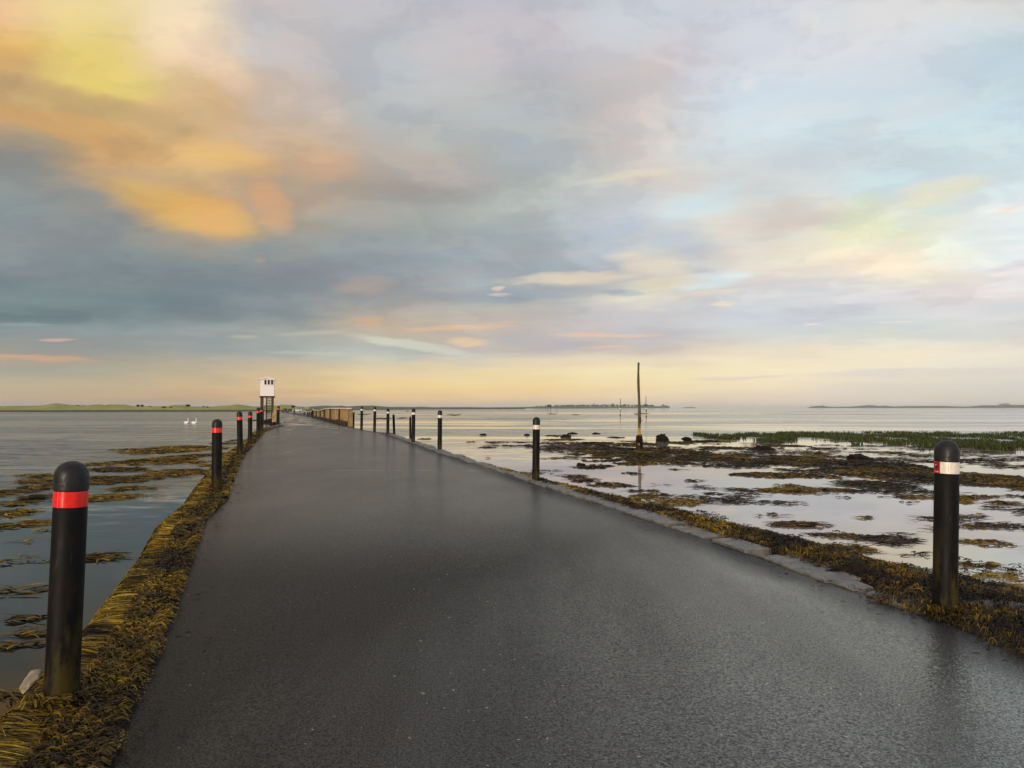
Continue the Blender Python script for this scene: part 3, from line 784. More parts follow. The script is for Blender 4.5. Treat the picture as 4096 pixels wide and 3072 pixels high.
def right_band(y0, y1, dens, sz, wd, br=0.0):
    n = int(dens * (y1 - y0))
    y = y0 + (y1 - y0) * rng.random(n)
    k = sstep(6.4, 7.0, y) * 0.34 - 0.05
    w = widR(y)
    s = k + (w * 1.15 - k) * rng.random(n) ** 0.85
    # ragged, thinning towards the water
    keep = (fbm(s * 1.6 + 3, y * 1.6) + 0.10 * rng.random(n) > 0.26 + 0.34 * sstep(0.5 * w, 1.15 * w, s))
    y, s = y[keep], s[keep]; n = len(y); x = XR(y) + s; w = widR(y)
    tone = fbm(x * 1.9 + 21, y * 1.9, 3)
    b = 0.12 + 1.3 * (tone - 0.26) + 0.6 * (rng.random(n) - 0.5) + br - 0.22 * sstep(0.55 * w, w, s)
    h = n // 2
    wr_.fronds(x[:h], y[:h], rng.random(h) * 6.28, sz * (0.6 + 0.8 * rng.random(h)), zR, b[:h], 0.015 + 0.06 * rng.random(h), wd, 0.035)
    a = -0.5 + 1.6 * (fbm(x[h:] * 0.9, y[h:] * 0.9 + 13) - 0.45) + 1.4 * (rng.random(n - h) - 0.5)
    wr_.strands(x[h:], y[h:], a, sz * 1.7 * (0.6 + 0.8 * rng.random(n - h)), wd * 0.8 * (0.6 + 0.8 * rng.random(n - h)), zR, b[h:], 4, 0.03, 0.01 + 0.05 * rng.random(n - h), 0.9)


right_band(2.2, 6.5, 6000, 0.055, 0.0072, -0.24)
right_band(6.5, 10, 4200, 0.075, 0.0095, -0.06)
right_band(10, 15, 1700, 0.11, 0.015, 0.03)
right_band(15, 21, 520, 0.14, 0.026)
n = 200; a = rng.random(n) * 6.28; r0 = 0.085 + 0.07 * rng.random(n); q_ = at(3780, 2452)
wr_.fronds(q_.x + r0 * np.cos(a), q_.y + r0 * np.sin(a), a + 1.57 + 1.2 * (rng.random(n) - 0.5), 0.04 + 0.06 * rng.random(n), zR, 0.05 + 0.5 * rng.random(n), 0.02 + 0.06 * rng.random(n), 0.009, 0.03)
# scraps of weed washed on to the tarmac
n = 260
y = 3 + 13 * rng.random(n) ** 1.3; s = np.abs(rng.normal(0, 0.22, n)); x = np.where(rng.random(n) < 0.5, XR(y) - s, XL(y) + s * 0.8 - 0.08)
wr_.fronds(x, y, rng.random(n) * 6.28, 0.03 + 0.05 * rng.random(n), lambda X, Y: 0.014 + 0 * X, 0.02 + 0.25 * rng.random(n), 0.004 + 0.008 * rng.random(n), 0.008, 0.008)
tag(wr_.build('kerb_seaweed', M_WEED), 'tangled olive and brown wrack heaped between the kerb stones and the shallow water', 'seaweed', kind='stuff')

# ---- floating mats: photo ellipses (px, py, half width, half height, tone, solid)
LEFT = [(712,1797,150,13),(671,1843,150,17),(631,1843,120,12),(671,1892,150,13),(407,1856,60,8),(508,1876,150,9),(427,1917,130,20),(553,1917,32,7),(517,1955,60,9),(407,1994,90,18),(582,1985,26,6),(187,1904,48,11),(90,1900,60,4),(69,1927,62,8),(155,1925,52,9),(33,1973,52,20),(163,1945,60,8),(163,1986,56,12),(69,2014,60,11),(114,2043,92,24),(12,2040,32,16),(134,2096,92,13),(24,2104,52,12),(834,1819,62,6),(838,1864,30,6),(785,1803,45,6),(37,2250,64,26),(361,2232,100,18),(93,2370,112,26),(151,2475,46,11),(160,2535,40,12),(64,2583,44,9),(151,2160,58,8),(195,2125,22,8),(24,2786,34,10),(880,1790,40,5),(935,1762,36,4),(900,1775,50,4),(560,1815,40,5),(470,1800,25,3)]
RIGHT = [(2211,1745,26,4),(2462,1750,16,3),(2236,1760,40,4),(2304,1760,24,4),(2211,1778,44,4),(2369,1775,110,9),(2480,1777,76,6),(2587,1777,34,5),(2227,1795,58,2.5),(2378,1797,64,5),(2489,1792,54,7),(2299,1818,40,5),(2511,1816,145,14),(2670,1808,135,14),(2717,1837,185,17),(2400,1838,68,9),(2559,1856,78,8),(2385,1868,62,9),(2530,1895,18,4),(2717,1883,30,6),(2777,1924,22,5),(2610,1965,14,2),(2182,1887,26,3),(2306,1909,26,4),(2328,1922,46,7),(2432,1941,72,8),(2533,1963,22,5),(2620,1985,62,10),(2700,2010,82,13),(2976,1837,195,20),(3269,1849,205,22),(3562,1884,225,34),(3942,1922,185,40),(3093,1902,135,11),(3315,1908,42,8),(3474,1943,135,15),(3151,1943,44,7),(3269,1966,165,12),(3444,1990,115,10),(3591,2013,95,9),(3638,1984,95,12),(3972,2001,155,20),(3099,2007,42,7),(2976,2028,20,4),(2856,1974,20,4),(3474,1808,36,2),(3649,1821,42,3),(3884,1839,52,3),(3151,1783,78,6),(2888,1793,95,6),(3078,2060,75,13),(3211,2102,115,11),(3325,2108,34,9),(3440,2126,24,6),(3392,2144,110,13),(3567,2162,44,8),(3362,2192,90,18),(3476,2072,26,5),(3928,2063,24,4),(3886,2108,50,8),(3922,2174,100,12),(3904,2259,85,11),(3675,2217,60,13),(3892,2307,66,9),(4025,2301,95,12),(4055,2331,64,10),(3874,2349,44,12),(3995,2355,85,18),(4080,2070,60,7),(4090,1990,60,16),(2830,1765,70,4),(2700,1770,60,4),(1700,1755,24,2.5),(1945,1791,22,2.5),(1885,1768,10,1.5)]


def mats(lst, W, left):
    for (px, py, hw, hh) in lst:
        c = at(px, py, WZ); k = c.y / F
        a = hw * k
        y0 = at(px, py + hh, WZ).y; y1 = at(px, py - hh, WZ).y; b = (y1 - y0) / 2
        area = math.pi * a * b
        far = c.y > 17
        ln = (0.17 if not left else 0.24) * (1 + 0.02 * c.y)
        wd = 0.009 + 0.0007 * c.y
        solid = hw * hh > 1200
        n = int(min(14000, max(30, area / (ln * wd) * (2.4 if solid else 1.5))))
        # clustered: ragged outline and holes
        nc = max(4, int(area * 5 / (1 + 0.05 * c.y)))
        ca = rng.random(nc) * 6.28; cr = np.sqrt(rng.random(nc)) * 1.08
        ccx = c.x + a * cr * np.cos(ca); ccy = (y0 + y1) / 2 + b * cr * np.sin(ca)
        i = rng.integers(0, nc, n)
        sp_ = 0.16 + 0.006 * c.y
        x = ccx[i] + rng.normal(0, sp_ * 1.5, n) * min(1, a / 0.5); y = ccy[i] + rng.normal(0, sp_ * 0.9, n) * min(1, b / 0.35)
        ok = ((x - c.x) / a) ** 2 + ((y - (y0 + y1) / 2) / b) ** 2 < 1.7 * (0.4 + 1.2 * fbm(x * 1.1, y * 0.8))
        rr0 = ((x - c.x) / a) ** 2 + ((y - (y0 + y1) / 2) / b) ** 2
        ok &= fbm(x * 0.9 + 31, y * 0.8 + 7, 5) > ((0.27 if solid and not left else 0.32) + 0.13 * rr0 + 0.06 * rng.random(n))
        x, y = x[ok], y[ok]; n = len(x)
        if not n: continue
        mound = (0.035 if left else 0.02) + (0.03 if solid and not left else 0.0)
        rr = ((x - c.x) / a) ** 2 + ((y - (y0 + y1) / 2) / b) ** 2
        hgt = mound * np.clip(1 - rr, 0, 1) * (0.3 + 1.2 * fbm(x * 1.3, y * 0.8)) * rng.random(n)
        tone = fbm(x * 0.9 + 5, y * 0.9, 3)
        br_ = (0.42 if left else 0.22) + 0.8 * (tone - 0.42) + 0.45 * (rng.random(n) - 0.5) + (0.12 if py > 1960 and not left else 0)
        ang = (0.15 if left else -0.12) + 1.5 * (rng.random(n) - 0.5) + np.where(rng.random(n) < 0.5, 0, math.pi)
        flat = lambda X, Y: WZ + 0 * X
        h = n // 2 if not left else n // 4
        W.fronds(x[:h], y[:h], ang[:h], ln * 0.7 * (0.6 + 0.8 * rng.random(h)), flat, br_[:h], 0.004 + hgt[:h], wd * 1.3, 0.02)
        W.strands(x[h:], y[h:], ang[h:], ln * (0.6 + 0.9 * rng.random(n - h)), wd * (0.6 + 0.8 * rng.random(n - h)), flat, br_[h:], 3, 0.012, 0.004 + hgt[h:], 0.45)


Wf = Weed(); mats(LEFT, Wf, True)
tag(Wf.build('floating_seaweed', M_WEED), 'loose olive wrack floating in streaks on the dark channel behind the red banded bollards', 'seaweed', kind='stuff')
Wg = Weed(); mats(RIGHT, Wg, False)
# thin scatter of single fronds between kerb weed and open water
n = 2600
y = 4.5 + 13 * rng.random(n); s = widR(y) * (0.85 + 1.1 * rng.random(n) ** 1.6) + 0.2
x = XR(y) + s; ok = fbm(x * 1.4 + 50, y * 1.4) > 0.50 + 0.12 * (s / widR(y) - 1); x, y = x[ok], y[ok]; n = len(x)
Wg.fronds(x, y, rng.random(n) * 6.28, 0.07 + 0.09 * rng.random(n), lambda X, Y: WZ + 0 * X, 0.02 + 0.3 * rng.random(n), 0.004 + 0.03 * rng.random(n), 0.017, 0.02)
# broken weed, mud pools and single fronds over the whole flat right of the road
n = 60000
px = 1950 + 2350 * rng.random(n); py = 1765 + 640 * rng.random(n) ** 1.5
cen = np.interp(px, [1950, 2400, 2800, 3300, 3700, 4300], [1778, 1800, 1832, 1868, 1905, 1945]); hwid = np.interp(px, [1950, 2400, 2900, 3600, 4300], [8, 24, 46, 85, 120])
b_ = (1536 - py) / F; t_ = (WZ - H) / (sp + cp * b_)
x = (px - 2048) / F * t_; y = (cp - sp * b_) * t_
dn = np.exp(-((py - cen) / hwid) ** 2) + 0.22 * np.exp(-((x - XR(y)) / (1.7 * widR(y) + 0.1)) ** 2) + 0.10
streak_ = fbm(x * 0.55 + 9, y * 0.95 + 2, 5)
ok = (streak_ > 0.69 - 0.23 * np.clip(dn, 0, 1)) & (x > XR(y) + 0.4 * widR(y) + 0.3)
x, y, dn = x[ok], y[ok], dn[ok]; n = len(x)
ln_ = (0.07 + 0.004 * y) * (0.6 + 0.9 * rng.random(n)); wd_ = (0.010 + 0.0006 * y) * (0.6 + 0.8 * rng.random(n))
br_ = 0.14 + 0.7 * (fbm(x * 0.9 + 5, y * 0.9, 3) - 0.42) + 0.4 * (rng.random(n) - 0.5)
ang = -0.12 + 1.8 * (rng.random(n) - 0.5) + np.where(rng.random(n) < 0.5, 0, math.pi)
Wg.strands(x, y, ang, ln_ * 1.5, wd_, lambda X, Y: WZ + 0 * X, br_, 3, 0.012, 0.003 + 0.025 * rng.random(n), 0.5)
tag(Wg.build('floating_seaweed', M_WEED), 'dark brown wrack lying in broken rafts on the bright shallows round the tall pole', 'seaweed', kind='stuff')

# ---- green marsh grass standing in the water
def marsh():
    v = []; q = []; cidx = 0; col = []
    n = 26000
    px = 2440 + 2000 * rng.random(n) ** 0.8; top = 1728 - 3 * sstep(2900, 3600, px) + 10 * (1 - sstep(2500, 3000, px))
    bot = np.interp(px, [2440, 2700, 3000, 3200, 3500, 3900, 4500], [1746, 1752, 1766, 1774, 1784, 1800, 1808])
    py = top + 7 + (bot - top - 7) * rng.random(n)
    xs = []; ys_ = []
    b_ = (1536 - py) / F; zz = sp + cp * b_; t = (WZ - H) / zz
    X = (px - 2048) / F * t; Y = (cp - sp * b_) * t
    clump = fbm(X * 0.75 + 3, Y * 0.55, 4)
    dens = np.interp(px, [2440, 2700, 2950, 3200], [0.0, 0.15, 0.55, 1.0])
    keep = clump > 0.66 - 0.165 * dens
    X, Y, px = X[keep], Y[keep], px[keep]; n = len(X)
    h = 0.09 + 0.15 * rng.random(n) * (0.5 + fbm(X * 0.8, Y * 0.8))
    for k in range(3):
        a = rng.random(n) * 6.28; ox = rng.normal(0, 0.05, n); oy = rng.normal(0, 0.05, n)
        w = 0.012 + 0.012 * rng.random(n); le = (rng.random(n) - 0.5) * 0.14; le2 = (rng.random(n) - 0.5) * 0.14
        x0, y0 = X + ox, Y + oy
        hh = h * (0.6 + 0.6 * rng.random(n))
        dx, dy = np.cos(a) * w, np.sin(a) * w
        V = np.stack([np.stack([x0 - dx, y0 - dy, WZ - 0.02 + 0 * x0], -1), np.stack([x0 + dx, y0 + dy, WZ - 0.02 + 0 * x0], -1),
                      np.stack([x0 + dx * 1.1 + le * .4, y0 + dy * 1.1 + le2 * .4, WZ + hh * 0.55], -1), np.stack([x0 - dx * 1.1 + le * .4, y0 - dy * 1.1 + le2 * .4, WZ + hh * 0.55], -1),
                      np.stack([x0 + dx * .25 + le, y0 + le2, WZ + hh], -1), np.stack([x0 - dx * .25 + le, y0 + le2, WZ + hh], -1)], 1)
        Q = cidx + np.arange(n)[:, None, None] * 6 + np.array([(0, 1, 2, 3), (3, 2, 4, 5)])[None]
        cc = np.array([lin((44, 58, 20)), lin((74, 88, 32)), lin((58, 60, 26))])[rng.integers(0, 3, n)] * (0.6 + 0.7 * rng.random((n, 1)))
        v.append(V.reshape(-1, 3)); q.append(Q.reshape(-1, 4)); col.append(np.repeat(cc[:, None], 6, 1).reshape(-1, 3)); cidx += n * 6
    return np_mesh('marsh_grass', np.concatenate(v), np.concatenate(q), M_MARSH, np.concatenate(col))


tag(marsh(), 'short green marsh grass standing in shallow water beyond the brown weed rafts', 'marsh grass', kind='stuff')
# ------------------------------------------------------------------ materials of the things
def mat_post():
    m, g, p = material('black recycled plastic')
    P = objco(g)
    f, _ = g.noise(g.mapv(P, (1, 1, 0.35)), 9, 5, 0.65)
    f2, _ = g.noise(P, 60, 3, 0.6)
    c = g.mix(g.mr(f, 0.4, 0.72), lin((13, 12, 12)), lin((27, 24, 22)))
    sc_, _ = g.noise(g.mapv(P, (1, 1, 0.16)), 34, 4, 0.6)
    c = g.mix(g.mr(sc_, 0.60, 0.70, 0.0, 0.7), c, lin((58, 53, 47)))
    z = g.sep(P)[2]
    alg = g.math('MULTIPLY', g.mr(z, 0.12, 0.72, 1.0, 0.0), g.mr(f, 0.42, 0.60))
    c = g.mix(g.math('MULTIPLY', alg, 0.75), c, lin((66, 56, 18)))
    g.put(p.inputs['Base Color'], c)
    g.put(p.inputs['Roughness'], g.mr(f, 0.3, 0.7, 0.5, 0.75))
    p.inputs['Specular IOR Level'].default_value = 0.13
    g.put(p.inputs['Normal'], g.bump(f2, 0.5, 0.0015))
    return m


def mat_band(name, c1, c2):
    m, g, p = material(name)
    P = objco(g)
    f, _ = g.noise(P, 30, 3, 0.6)
    x, y, z = g.sep(P)
    ang = g.math('ARCTAN2', y, x)
    seam = g.math('ABSOLUTE', g.math('SUBTRACT', ang, -1.85))
    c = g.mix(g.mr(f, 0.35, 0.7), c1, c2)
    c = g.mix(g.mr(seam, 0.045, 0.02), c, tuple(min(v * 1.5 + 0.12, 0.9) for v in c1))
    g.put(p.inputs['Base Color'], c)
    p.inputs['Roughness'].default_value = 0.28
    p.inputs['Coat Weight'].default_value = 0.5; p.inputs['Coat Roughness'].default_value = 0.1
    return m


M_POST = mat_post()
M_CAP = simple_mat('black rubber cap', lin((19, 18, 19)), lin((34, 32, 32)), 14, 0.5, 0.001, 60, spec=0.3)
M_RED = mat_band('red reflective tape', lin((228, 14, 4)), lin((250, 30, 10)))
M_WHITE = mat_band('white reflective tape', lin((214, 204, 186)), lin((236, 226, 208)))
M_DKRED = simple_mat('dark red sticker', lin((150, 4, 8)), lin((186, 8, 8)), 12, 0.35)
M_MARK = simple_mat('black print', lin((14, 12, 12)), lin((26, 22, 20)), 30, 0.5)
M_PALE = simple_mat('pale print', lin((222, 196, 180)), lin((236, 214, 196)), 30, 0.5)
M_TIMBER = simple_mat('weathered golden timber', lin((128, 100, 56)), lin((196, 164, 106)), 3.2, 0.8, 0.01, 22, (4, 4, 0.5))
M_TIMBER2 = simple_mat('greyed timber', lin((104, 84, 50)), lin((164, 138, 92)), 3.2, 0.85, 0.01, 22, (4, 4, 0.5))
M_DKTIMBER = simple_mat('dark wet timber', lin((30, 24, 14)), lin((64, 52, 30)), 4, 0.7, 0.01, 22, (4, 4, 0.5))
M_OLIVEWOOD = simple_mat('mossy timber', lin((42, 38, 22)), lin((78, 70, 42)), 4, 0.8, 0.008, 22, (5, 5, 0.5))
M_CONC = simple_mat('pale concrete cap', lin((188, 178, 160)), lin((224, 216, 200)), 5, 0.8, 0.01, 20)
M_CREAM = simple_mat('cream stone', lin((120, 106, 80)), lin((166, 150, 120)), 14, 0.7, 0.008, 40)


def mat_boards():
    m, g, p = material('white painted weatherboard')
    P = objco(g)
    z = g.sep(P)[2]
    f, _ = g.noise(P, 6, 4, 0.6)
    lap = g.math('FRACT', g.math('DIVIDE', z, 0.15))
    g.put(p.inputs['Base Color'], g.mix(g.mr(f, 0.35, 0.75), lin((246, 238, 235)), lin((232, 222, 217))))
    g.put(p.inputs['Normal'], g.bump(g.math('SUBTRACT', 1.0, lap), 1.0, 0.03))
    p.inputs['Roughness'].default_value = 0.55
    return m


M_BOARD = mat_boards()
M_TRIM = simple_mat('white painted trim', lin((232, 226, 218)), lin((244, 240, 234)), 9, 0.5)
M_ROOF = simple_mat('pale roofing felt', lin((196, 184, 168)), lin((216, 204, 188)), 7, 0.8)
M_GLASS, _g, _p = material('dark window glass'); _p.inputs['Base Color'].default_value = (0.012, 0.012, 0.012, 1); _p.inputs['Roughness'].default_value = 0.25; _p.inputs['Specular IOR Level'].default_value = 0.2


# ------------------------------------------------------------------ bollards
def post_parts(hgt, r_, n=28):
    z0 = hgt * 0.805; z1 = hgt * 0.876
    post = MB().lathe([(0, -0.5), (r_ * 0.985, -0.5), (r_ * 0.985, 0.0), (r_ * 0.97, z0 - 0.004), (r_ * 0.95, z0), (r_ * 0.93, z0 + 0.004), (r_ * 0.93, z1 + 0.02)], n)
    band = MB().lathe([(r_ * 0.945, z0 + 0.003), (r_ * 0.975, z0 + 0.003), (r_ * 0.975, z1 - 0.003), (r_ * 0.945, z1 - 0.003)], n * 2)
    dome = [(r_ * 0.94, z1), (r_ * 1.0, z1 + 0.002), (r_ * 1.0, hgt - r_ * 0.98), (r_ * 0.985, hgt - r_ * 0.93)]
    for k in range(1, 9):
        a = k / 8 * math.pi / 2
        dome.append((r_ * 0.985 * math.cos(a), hgt - r_ * 0.93 + r_ * 0.93 * math.sin(a)))
    cap = MB().lathe(dome, n)
    return post, band, cap


def bollard(base, top, wpx, mat, label, group, z=None):
    z = 0.0 if z is None else z
    b = at(base[0], base[1], z)
    t = atd(top[0], top[1], b.y)
    hgt = (t - b).length; r_ = wpx / 2 * b.y / F
    o = empty('bollard', b, random.uniform(-0.3, 0.3)); o.rotation_euler = (0, 0, 0)
    lean = math.atan2(t.x - b.x, t.z - b.z)
    o.rotation_euler = (0, lean, 0)
    tag(o, label, 'bollard', group)
    post, band, cap = post_parts(hgt, r_, 28 if b.y < 20 else 16)
    post.build('post', M_POST, o, True); bd = band.build('reflective_band', mat, o, True); cap.build('cap', M_CAP, o, True)
    return o, hgt, r_, bd


GR, GW = 'red banded bollards along the seaward verge', 'white banded bollards along the kerb'
LB = [((246,2790),(290,1843),127,'big nearest red banded black bollard standing in golden seaweed and leaning right'),
 ((866,1957),(869,1676),40,'second red banded bollard on the weedy verge, beyond the biggest one'),
 ((961,1823),(958,1645),22.6,'third red banded bollard, at the end of the thick golden weed'),
 ((1000,1776),(1001,1646),17.4,'fourth red banded bollard, shorter, between the weed end and the overlapping pair'),
 ((1032,1740.5),(1033.5,1630),14.4,'front one of the two overlapping red banded bollards before the hut'),
 ((1045,1725),(1045.5,1628),11.6,'rear one of the two overlapping red banded bollards before the hut'),
 ((1109.5,1704),(1114.5,1623.5),11.2,'red banded bollard leaning right, alone on the road side of the hut')]
for b, t, w, lb in LB: bollard(b, t, w, M_RED, lb, GR)
RB = [((3780,2452),(3788,1760),92,'big black bollard with red and white band beside the near kerb weed'),
 ((2143,1922),(2146,1668),30,'white banded bollard standing at the kerb where the weed narrows'),
 ((1758.7,1800),(1760,1640.6),18.4,'white banded bollard on bare kerb stones, next beyond the one where weed narrows'),
 ((1653,1768),(1654.5,1632.7),15,'white banded bollard with a short dark stump hidden right behind it'),
 ((1551,1736),(1552.3,1634),12.6,'white banded bollard just before the leaning bandless stump'),
 ((1498,1722),(1500,1626),11.6,'white banded bollard, second from the timber wall'),
 ((1446,1714),(1447.5,1625),11,'white banded bollard standing nearest to the near end of the timber wall')]
bols = [bollard(b, t, w, M_WHITE, lb, GW) for b, t, w, lb in RB]
for b, t, w, lb in [((1251,1670),(1251.5,1630),7,'tall white banded bollard at the far end of the timber wall'),
                    ((1245.5,1667),(1245.5,1640),5.4,'short white banded bollard beside the tall one at the far wall end'),
                    ((1238.5,1666),(1238.5,1641),5.4,'middle one of three short white banded bollards past the timber wall'),
                    ((1231,1666),(1231,1641),5.4,'outermost of three short white banded bollards past the timber wall')]:
    bollard(b, t, w, M_WHITE, lb, GW, float(road_z(at(b[0], b[1]).y)) - 0.0)
# the near one carries a dark red sticker with worn print on its left
o, hgt, r_, bd = bols[0]


def wrap_patch(a0, a1, z0, z1, r_, n=10):
    mb = MB(); vs = []
    for k in range(n + 1):
        a = a0 + (a1 - a0) * k / n
        vs.append([mb.bm.verts.new((r_ * s_ * math.cos(a), r_ * s_ * math.sin(a), z_)) for s_, z_ in ((1.0, z0), (1.0, z1), (0.985, z1), (0.985, z0))])
    for p_, q_ in zip(vs, vs[1:]):
        for i in range(4): mb.bm.faces.new((p_[i], p_[(i + 1) % 4], q_[(i + 1) % 4], q_[i]))
    mb.bm.faces.new(vs[0][::-1]); mb.bm.faces.new(vs[-1])
    return mb


z0, z1 = hgt * 0.806, hgt * 0.875; dz = z1 - z0
face = -math.pi / 2 - math.atan2(o.location.x, o.location.y)     # side turned to the road
st = wrap_patch(face - 1.45, face - 0.55, z0 + 0.002, z1 - 0.002, r_ * 0.99).build('sticker', M_DKRED, bd, True)
wrap_patch(face - 1.0, face - 0.80, z0 + dz * 0.50, z0 + dz * 0.72, r_ * 1.0, 6).build('printed_mark', M_MARK, bd)
wrap_patch(face - 0.95, face - 0.86, z0 + dz * 0.36, z0 + dz * 0.50, r_ * 1.0, 4).build('printed_mark', M_MARK, bd)
wrap_patch(face - 1.02, face - 0.90, z0 + dz * 0.66, z0 + dz * 0.74, r_ * 1.004, 4).build('printed_mark', M_PALE, bd)
wrap_patch(face - 1.06, face - 1.00, z0 + dz * 0.10, z0 + dz * 0.21, r_ * 1.0, 3).build('printed_mark', M_PALE, bd)
wrap_patch(face - 0.86, face - 0.78, z0 + dz * 0.10, z0 + dz * 0.21, r_ * 1.0, 3).build('printed_mark', M_PALE, bd)
wrap_patch(face - 0.75, face - 0.69, z0 + dz * 0.10, z0 + dz * 0.20, r_ * 1.0, 3).build('printed_mark', M_PALE, bd)


def stump(base, top, wpx, label, knob=False):
    b = at(base[0], base[1], -0.05); t = atd(top[0], top[1], b.y)
    hgt = (t - b).length; r_ = wpx / 2 * b.y / F
    o = empty('stump_post', b); o.rotation_euler = (0, math.atan2(t.x - b.x, t.z - b.z), 0)
    tag(o, label, 'post', 'worn stump posts behind the white banded bollards')
    MB().lathe([(0, -0.5), (r_, -0.5), (r_ * 0.98, hgt * 0.6), (r_ * 0.95, hgt - r_ * 0.7)], 14).build('post', M_POST, o, True)
    prof = [(r_ * (1.25 if knob else 0.95), hgt - r_ * 0.7)] + [(r_ * (1.25 if knob else 0.95) * math.cos(a), hgt - r_ * 0.7 + r_ * 0.9 * math.sin(a)) for a in (0.5, 0.9, 1.3)] + [(0, hgt + r_ * 0.22)]
    MB().lathe(prof, 14).build('worn_top', M_TIMBER if knob else M_OLIVEWOOD, o, True)


stump((1641.6, 1761), (1641, 1667), 9, 'plain dark stump half hidden behind a white banded bollard')
stump((1577, 1738), (1574, 1658), 10, 'bandless dark stump leaning left between two white banded bollards')
stump((1414, 1705), (1415, 1647), 8, 'thin stump with a pale knobbed top by the timber wall end', True)

# ------------------------------------------------------------------ kerb stones
ORD = ['first','second','third','fourth','fifth','sixth','seventh','eighth','ninth','tenth','eleventh','twelfth','thirteenth','fourteenth','fifteenth','sixteenth','seventeenth','eighteenth','nineteenth','twentieth','twenty-first','twenty-second','twenty-third','twenty-fourth','twenty-fifth','twenty-sixth','twenty-seventh','twenty-eighth','twenty-ninth','thirtieth','thirty-first','thirty-second','thirty-third','thirty-fourth','thirty-fifth','thirty-sixth','thirty-seventh','thirty-eighth','thirty-ninth','fortieth']


def stone_mesh(L, W, T, seed):
    r = random.Random(seed)
    bm = bmesh.new(); bmesh.ops.create_cube(bm, size=1, matrix=Matrix.Diagonal((L, W, T, 1)))
    bmesh.ops.subdivide_edges(bm, edges=list(bm.edges), cuts=3, use_grid_fill=True)
    for v in bm.verts:
        e = 0.004
        if abs(v.co.x) > L * 0.49 or abs(v.co.y) > W * 0.49: e = 0.010
        v.co += Vector((r.uniform(-e, e), r.uniform(-e, e) * 0.8, r.uniform(-0.006, 0.004)))
    es = [e for e in bm.edges if len(e.link_faces) == 2 and e.calc_face_angle(0) > 0.9]
    bmesh.ops.bevel(bm, geom=es, offset=0.012, segments=1, affect='EDGES')
    me = bpy.data.meshes.new('kerb_stone'); bm.to_mesh(me); bm.free()
    return me


def path_right():
    yy_ = np.arange(6.95, 62, 0.02); xx_ = XR(yy_)
    s_ = np.r_[0, np.cumsum(np.hypot(np.diff(xx_), np.diff(yy_)))]
    return yy_, xx_, s_


pyy, pxx, pss = path_right()
s_cur = 0.15; i = 0
lens = [1.30, 0.78, 0.92, 1.45, 1.25, 1.2, 1.05, 1.1, 0.95, 1.1, 1.0, 1.05]
while s_cur < 44 and i < len(ORD):
    L = lens[i] if i < len(lens) else random.uniform(0.85, 1.35)
    sm = s_cur + L / 2
    ym = float(np.interp(sm, pss, pyy)); xm = float(np.interp(sm, pss, pxx))
    y2 = float(np.interp(sm + 0.4, pss, pyy)); x2 = float(np.interp(sm + 0.4, pss, pxx))
    y1 = float(np.interp(sm - 0.4, pss, pyy)); x1 = float(np.interp(sm - 0.4, pss, pxx))
    an = math.atan2(y2 - y1, x2 - x1)
    Wd = random.uniform(0.30, 0.40)
    nrm = Vector((math.sin(an), -math.cos(an), 0))
    me = stone_mesh(L - 0.03, Wd, 0.22, i)
    st_o = link_mesh('kerb_stone', me, M_STONE)
    st_o.location = Vector((xm, ym, -0.11 + 0.020 + random.uniform(-0.012, 0.020) + float(road_z(ym)))) + nrm * (Wd / 2 + 0.015 + random.uniform(-0.02, 0.04))
    st_o.rotation_euler = (random.uniform(-0.05, 0.03), random.uniform(-0.02, 0.02), an + random.uniform(-0.075, 0.075))
    tag(st_o, 'grey kerb stone, %s along the road counted from the big red and white banded bollard' % ORD[i], 'kerb stone', 'kerb stones edging the road')
    s_cur += L + random.uniform(0.05, 0.13) + (0.12 if random.random() < 0.2 else 0); i += 1


for px, py, L, Wd, a_, lb in [(3392, 2338, 0.42, 0.22, -1.32, 'short broken kerb piece sunk at the road edge where the kerb ends'), (3560, 2400, 0.40, 0.16, -1.3, 'pale slab peeping from brown weed at the road edge'), (3660, 2428, 0.24, 0.13, -1.3, 'small pale stone at the foot of the big banded bollard')]:
    q_ = at(px, py, 0.0); st_o = link_mesh('kerb_stone', stone_mesh(L, Wd, 0.16, int(px)), M_STONE)
    st_o.location = (q_.x, q_.y, -0.055); st_o.rotation_euler = (0.03, 0.02, a_); tag(st_o, lb, 'kerb stone', 'kerb stones edging the road')


def rock(px, py, z, size, label, mat, seed, cat='rock', rot=0.0, sink=0.35, group=None, sub=3, rgh=0.28, name='rock'):
    r = np.random.default_rng(seed)
    bm = bmesh.new(); bmesh.ops.create_icosphere(bm, subdivisions=sub, radius=1)
    off = r.random(3) * 50
    pl = [(Vector(r.normal(0, 1, 3)).normalized(), r.uniform(0.55, 0.9)) for _ in range(9)]
    for v in bm.verts:
        c = v.co.normalized(); k = 1.0; fq = 2.2 if rgh < 0.45 else 4.5
        for nn, dd in pl:
            q_ = c.dot(nn)
            if q_ > 0: k = min(k, dd / q_)
        k *= 1 + rgh * (float(fbm(c.x * fq + off[0] + c.z * fq * .5, c.y * fq + off[1] - c.z * fq * .5)) - 0.47)
        v.co = Vector((c.x * k * size[0], c.y * k * size[1], c.z * k * size[2]))
    me = bpy.data.meshes.new(name); bm.to_mesh(me); bm.free()
    o = link_mesh(name, me, mat, None, False)
    b = at(px, py, z); o.location = (b.x, b.y, z + size[2] * (1 - 2 * sink) * 0.5); o.rotation_euler = (0, 0, rot)
    tag(o, label, cat, group)
    return o


